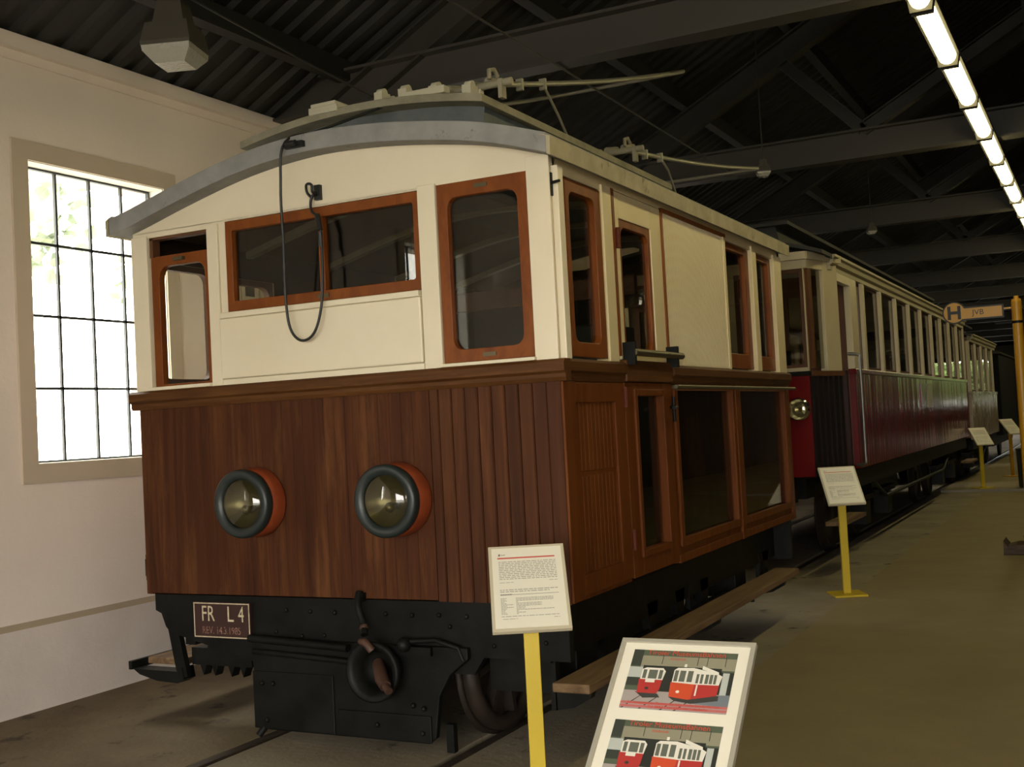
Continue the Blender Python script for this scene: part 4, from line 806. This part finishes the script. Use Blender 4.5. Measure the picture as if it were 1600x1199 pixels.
# ------------------------------------------------------------------ information stands
def lines(mb, x0, x1, y, h, fn, rnd, wmin=0.006, wmax=0.02, gap=0.003):
    x = x0
    while x < x1:
        w = min(rnd.uniform(wmin, wmax), x1-x); mb.add([fn(x, y), fn(x+w, y), fn(x+w, y+h), fn(x, y+h)], [(0, 1, 2, 3)]); x += w+gap
def stand(x, y, face, lab, tilt=44, plate_top=0.905, pw=0.262, ph=0.35, z0=0.0, seed=1, post_mat='yellow', scale_text=True):
    root = thing('info_stand', lab, 'information stand', (x, y, z0), face, 'yellow information stands along the aisle')
    t = math.radians(tilt); ct, stt = math.cos(t), math.sin(t)
    zc = plate_top-z0-ph/2*ct; c0 = Vector((0, -0.03, zc)); ux = Vector((1, 0, 0)); uy = Vector((0, stt, ct)); un = Vector((0, -ct, stt))
    def fn3(u, v, n): return c0+ux*u+uy*v+un*n
    mt = Matrix(((1, 0, 0, c0.x), (0, uy.y, un.y, c0.y), (0, uy.z, un.z, c0.z), (0, 0, 0, 1)))
    s = MB(); s.box(-0.026, 0.026, -0.014, 0.014, 0.012, zc-0.012); s.build('post', post_mat, root, bevel=0.002)
    s = MB(); s.box(-0.115, 0.115, -0.12, 0.12, 0.0, 0.014); s.build('base_plate', post_mat, root, bevel=0.002)
    s = MB(); s.box(-pw/2, pw/2, -ph/2, ph/2, -0.018, 0.0, mt); pl = s.build('text_panel', 'plate_edge', root, bevel=0.002, label='white printed text panel')
    a, bb = pw/2-0.011, ph/2-0.011
    s = MB(); s.box(-a, a, -bb, bb, 0.0, 0.0012, mt); s.build('sheet', 'paper', pl)
    f2 = lambda u, v: fn3(u, v, 0.0018); k = pw/0.262; kv = ph/0.35; rnd = random.Random(seed)
    s = MB(); s.add([f2(-0.101*k, 0.118*kv), f2(0.096*k, 0.118*kv), f2(0.096*k, 0.1235*kv), f2(-0.101*k, 0.1235*kv)], [(0, 1, 2, 3)]); s.build('red_bar', 'print_red', pl)
    s = MB()
    for r in range(11): lines(s, -0.098*k, 0.098*k, (0.103-0.0072*r)*kv, 0.0034, f2, rnd)
    lines(s, -0.098*k, -0.05*k, 0.017*kv, 0.0022, f2, rnd); lines(s, 0.07*k, 0.098*k, 0.020*kv, 0.0022, f2, rnd)
    for r in range(2): lines(s, -0.098*k, (0.098-0.03*r)*k, (-0.014-0.0075*r)*kv, 0.0036, f2, rnd)
    lines(s, -0.098*k, 0.094*k, -0.120*kv, 0.0028, f2, rnd); lines(s, -0.094*k, -0.045*k, -0.130*kv, 0.0022, f2, rnd); lines(s, 0.075*k, 0.094*k, -0.130*kv, 0.0022, f2, rnd)
    for r in range(13):
        lines(s, -0.098*k, -0.098*k+rnd.choice((0.012, 0.016, 0.02, 0.042))*k, (-0.048-0.0052*r)*kv, 0.0028, f2, rnd, 0.004, 0.01, 0.0015)
        lines(s, -0.047*k, -0.047*k+rnd.choice((0.006, 0.012, 0.03, 0.085, 0.125))*k, (-0.048-0.0052*r)*kv, 0.0028, f2, rnd, 0.004, 0.012, 0.0015)
    s.build('small_print', 'text_grey', pl)
    s = MB(); s.add([f2(-0.098*k, -0.0335*kv), f2(0.098*k, -0.0335*kv), f2(0.098*k, -0.0318*kv), f2(-0.098*k, -0.0318*kv)], [(0, 1, 2, 3)]); lines(s, -0.098*k, -0.058*k, -0.0325*kv, 0.003, f2, rnd, 0.004, 0.008, 0.001)
    s.add([f2(-0.098*k, 0.130*kv), f2(-0.092*k, 0.130*kv), f2(-0.090*k, 0.138*kv), f2(-0.096*k, 0.140*kv)], [(0, 1, 2, 3)]); lines(s, -0.088*k, -0.074*k, 0.133*kv, 0.003, f2, rnd, 0.003, 0.006, 0.001); s.build('heading', 'text_dark', pl)
    return root
stand(0.095, -0.55, math.radians(29), 'yellow post with a white text panel right in front of the wooden tram', seed=1)
stand(0.145, 4.33, math.radians(27), 'yellow post with a white text panel on the floor beside the red tram front', seed=2)
stand(0.14, 14.35, math.radians(34), 'yellow post with a white text panel by the rear end of the red tram', seed=3, z0=0.035, plate_top=0.93)
stand(0.36, 17.0, math.radians(46), 'yellow post with a white text panel farthest back, behind the black bin', seed=4, z0=0.035, plate_top=1.0, post_mat='yellow_orange')

# ------------------------------------------------------------------ poster board in the foreground
Pa = Vector((0.616, -1.0, 0.702)); Pb = Vector((1.003, -1.0, 0.704)); pd = Vector((0, -0.286, -0.262)).normalized(); pn = Vector((0, pd.z, -pd.y))
pn = Vector((1, 0, 0)).cross(-pd).normalized(); PW = 0.387; PH = 0.59
root = thing('poster_board', 'tilted white poster board with two tram pictures in the right foreground', 'poster board', (0.81, -1.2, 0))
po = (0.81, -1.2, 0)
def pf(u, v, n=0.0): return Pa+Vector((1, 0, 0))*u+pd*v+pn*n          # u right, v down the board, n outwards
pm = Matrix(((1, pd.x, pn.x, Pa.x), (0, pd.y, pn.y, Pa.y), (0, pd.z, pn.z, Pa.z), (0, 0, 0, 1)))
s = MB(); s.box(0.004, PW-0.004, 0.004, PH-0.004, -0.018, -0.004, pm); s.build('back_panel', 'frame_brown', root, po)
s = MB(); s.box(0.01, PW-0.01, 0.01, PH-0.01, -0.004, 0.0, pm); s.build('sheet', 'poster_white', root, po)
s = MB(); fw = 0.014
s.box(0, PW, 0, fw, -0.012, 0.006, pm); s.box(0, PW, PH-fw, PH, -0.012, 0.006, pm); s.box(0, fw, fw, PH-fw, -0.012, 0.006, pm); s.box(PW-fw, PW, fw, PH-fw, -0.012, 0.006, pm); s.build('frame', 'poster_frame', root, po, bevel=0.002)
s = MB(); s.box(0.78, 0.84, -1.32, -1.26, 0.02, 0.40); s.box(0.66, 0.96, -1.45, -1.10, 0, 0.02); s.build('pedestal', 'frame_brown', root, po)
def picture(u0, v0, w, h):
    names = ['pr_hill', 'pr_concrete', 'pr_shed', 'pr_ground', 'pr_shadow', 'pr_red', 'pr_orange', 'pr_white', 'pr_glass', 'pr_pale', 'pr_road', 'print_red', 'pr_pink', 'pr_dark']
    s = MB(); lay = [0]
    def poly(mn, pts, lv):
        s.cur = names.index(mn); s.add([pf(u0+x*w, v0+y*h, 0.0008+lv*0.00022) for x, y in pts], [tuple(range(len(pts)))])
    def rect(mn, x0, x1, y0, y1, lv): poly(mn, [(x0, y0), (x1, y0), (x1, y1), (x0, y1)], lv)
    rect('pr_hill', 0, 1, 0, 1, 0); rect('pr_concrete', 0.10, 1, 0.10, 0.30, 1); rect('pr_dark', 0, 0.10, 0.0, 0.28, 1); rect('pr_pale', 0, 0.13, 0.30, 0.48, 1); rect('pr_dark', 0, 0.12, 0.48, 0.62, 2)
    rect('pr_shed', 0.13, 0.88, 0.27, 0.74, 2); rect('pr_shed', 0.86, 1.0, 0.33, 0.72, 2); rect('pr_pale', 0.90, 0.96, 0.34, 0.72, 3)
    rect('pr_ground', 0, 1, 0.70, 1.0, 3); poly('pr_road', [(0.5, 0.74), (1, 0.70), (1, 0.90), (0.62, 0.86)], 4)
    for a in (0.05, 0.22, 0.42, 0.55): poly('pr_dark', [(a+0.12, 0.78), (a+0.13, 0.78), (a-0.02, 1.0), (a-0.04, 1.0)], 4)
    poly('pr_shadow', [(0.11, 0.72), (0.33, 0.74), (0.36, 0.80), (0.20, 0.82)], 5); poly('pr_shadow', [(0.44, 0.78), (0.90, 0.72), (0.90, 0.80), (0.66, 0.87), (0.50, 0.84)], 5)
    # left tram
    poly('pr_white', [(0.13, 0.34), (0.17, 0.31), (0.33, 0.31), (0.36, 0.36), (0.345, 0.52), (0.13, 0.52)], 6); poly('pr_red', [(0.12, 0.51), (0.345, 0.51), (0.34, 0.66), (0.32, 0.74), (0.13, 0.74)], 7)
    for a, c in ((0.145, 0.18), (0.20, 0.285), (0.30, 0.335)): rect('pr_glass', a, c, 0.345, 0.495, 7)
    rect('pr_white', 0.185, 0.275, 0.50, 0.56, 8); poly('pr_dark', [(0.215+0.02*math.cos(k), 0.66+0.025*math.sin(k)) for k in [i*PI/4 for i in range(8)]], 8)
    # right tram
    poly('pr_white', [(0.44, 0.33), (0.47, 0.29), (0.62, 0.28), (0.85, 0.36), (0.90, 0.40), (0.88, 0.56), (0.67, 0.58), (0.44, 0.55)], 6); poly('pr_orange', [(0.43, 0.535), (0.655, 0.555), (0.65, 0.80), (0.62, 0.81), (0.44, 0.775)], 7); poly('pr_red', [(0.655, 0.555), (0.885, 0.55), (0.88, 0.72), (0.70, 0.785), (0.65, 0.80)], 7)
    for a, c in ((0.45, 0.485), (0.50, 0.555), (0.575, 0.625)): rect('pr_glass', a, c, 0.335, 0.52, 7)
    for a, c in ((0.66, 0.685), (0.70, 0.725), (0.745, 0.775), (0.785, 0.815), (0.825, 0.85)): rect('pr_glass', a, c, 0.38, 0.535, 7)
    poly('pr_white', [(0.70, 0.24), (0.86, 0.335), (0.865, 0.385), (0.70, 0.30)], 8); rect('pr_white', 0.525, 0.55, 0.225, 0.275, 8)
    poly('pr_white', [(0.515+0.018*math.cos(k), 0.69+0.024*math.sin(k)) for k in [i*PI/4 for i in range(8)]], 8); rect('pr_white', 0.675, 0.69, 0.56, 0.74, 8)
    for a in (0.30, 0.64, 0.73, 0.90): rect('pr_dark', a, a+0.006, 0.08, 0.24, 5)
    for r in range(2): rect('pr_pink', 0.0, 1.0, 0.885+0.055*r, 0.925+0.055*r, 5)
    fnt = lambda cu, cv: (lambda a, c: pf(cu+a, cv-c, 0.0036))
    s.cur = names.index('print_red'); add_text(s, 'Tiroler MuseumsBahnen', h*0.115, fnt(u0+w*0.52, v0+h*0.055), w*0.82/(h*0.115*10.8)); add_text(s, 'Innsbruck', h*0.06, fnt(u0+w*0.45, v0+h*0.15)); 
    add_text(s, 'Ihr kompetenter Partner für historische Sonderfahrten', h*0.062, fnt(u0+w*0.5, v0+h*0.905), w*0.97/(h*0.062*25)); add_text(s, 'Tel. 0664 / 1116001 der Lokalbahn', h*0.062, fnt(u0+w*0.55, v0+h*0.96), 1.0)
    s.build('tram_picture', names, root, po)
picture(0.045, 0.036, 0.297, 0.19); picture(0.045, 0.262, 0.297, 0.19)

# ------------------------------------------------------------------ stop sign, bin, trough, wall pictures
PX, PY = 1.145, 8.0
root = thing('stop_sign', 'tall orange-yellow tram stop pole with a round H sign on an arm', 'sign', (PX, PY, 0)); off = (PX, PY, 0)
s = MB(); s.cyl((PX, PY, 0.03), (PX, PY, 2.25), 0.047, 20); s.lathe([(0.047, 0), (0.04, 0.03), (0.022, 0.035), (0.022, 0.06), (0.001, 0.062)], (PX, PY, 2.25), (0, 0, 1), 20); s.build('pole', 'yellow_orange', root, off)
s = MB(); s.lathe([(0.001, 0), (0.075, 0), (0.075, 0.02), (0.055, 0.03), (0.001, 0.03)], (PX, PY, 0), (0, 0, 1), 24); s.build('pole_base', 'iron', root, off)
for z in (2.20, 2.06):
    s = MB(); s.cyl((PX, PY, z-0.012), (PX, PY, z+0.012), 0.051, 20); s.box(0.95, PX-0.02, PY-0.008, PY+0.008, z-0.008, z+0.008); s.build('clamp', 'yellow_orange' if z > 2.1 else 'iron', root, off)
s = MB(); dz = 2.195; s.cyl((0.583, PY-0.016, dz), (0.583, PY+0.016, dz), 0.108, 36); s.box(0.62, 1.03, PY-0.015, PY+0.015, 2.115, 2.245); sb = s.build('sign_board', 'black_print', root, off)
s = MB(); s.cyl((0.583, PY-0.019, dz), (0.583, PY-0.0165, dz), 0.096, 36); s.box(0.655, 1.015, PY-0.018, PY-0.0155, 2.130, 2.230); s.build('sign_face', 'yellow_orange', sb, off)
s = MB(); y_ = PY-0.0200
for a, c, z0_, z1_ in ((0.522, 0.552, 2.128, 2.260), (0.614, 0.644, 2.128, 2.260), (0.552, 0.614, 2.180, 2.210)): s.box(a, c, y_-0.001, y_, z0_, z1_)
add_text(s, 'JVB', 0.075, lambda u, v: (0.80+u, PY-0.0200, 2.183+v)); s.build('sign_lettering', 'black_print', sb, off)
root = thing('litter_bin', 'black cylindrical litter bin at the right edge, on the step of the floor', 'bin', (0.79, 14.35, 0.035)); off = (0.79, 14.35, 0.035)
s = MB(); s.lathe([(0.001, 0), (0.15, 0), (0.165, 0.02), (0.175, 0.55), (0.165, 0.55), (0.15, 0.03), (0.001, 0.03)], (0.79, 14.35, 0.035), (0, 0, 1), 28); s.build('bin_body', 'bin_black', root, off)
s = MB(); s.lathe([(0.165, 0.535), (0.182, 0.54), (0.182, 0.565), (0.165, 0.57), (0.16, 0.55)], (0.79, 14.35, 0.035), (0, 0, 1), 28); s.build('bin_rim', 'bin_black', root, off)
s = MB(); s.sphere((0.77, 14.35, 0.575), 0.07, 12, (1, 1, 0.5)); tag(s.build('paper', 'paper'), 'scrap of white paper lying in the top of the black bin', 'paper')
root = thing('wooden_trough', 'low dark wooden trough on the floor at the right edge', 'trough', (1.35, 6.75, 0)); off = (1.35, 6.75, 0)
s = MB(); s.prism([(1.02, 0.0), (1.70, 0.0), (1.72, 0.085), (1.35, 0.095), (1.10, 0.088), (1.03, 0.07), (1.0, 0.075)], 1, 6.65, 6.95); s.build('trough_body', 'crate_wood', root, off, bevel=0.01)
s = MB(); s.prism([(0.998, 0.0), (1.022, 0.0), (1.03, 0.075), (1.012, 0.10), (1.0, 0.122)], 1, 6.64, 6.96); s.build('trough_end', 'crate_wood', root, off)
for k, (y0, mt_) in enumerate(((1.60, 'pr_glass'), (1.78, 'pr_shed'), (1.96, 'pr_concrete'))):
    root = thing('wall_picture', 'small white mounted photo on the left wall seen through the cab, %s' % ('leftmost', 'middle one', 'rightmost')[k], 'picture', (XL, y0+0.07, 2.1), 0, 'photos on the left wall'); off = (XL, y0+0.07, 2.1)
    s = MB(); s.box(XL, XL+0.012, y0, y0+0.165, 1.90, 2.37); s.build('mount', 'poster_white', root, off)
    s = MB(); s.box(XL+0.012, XL+0.014, y0+0.03, y0+0.12, 2.25, 2.33); s.box(XL+0.012, XL+0.014, y0+0.09, y0+0.13, 2.18, 2.22); s.build('print', mt_, root, off)
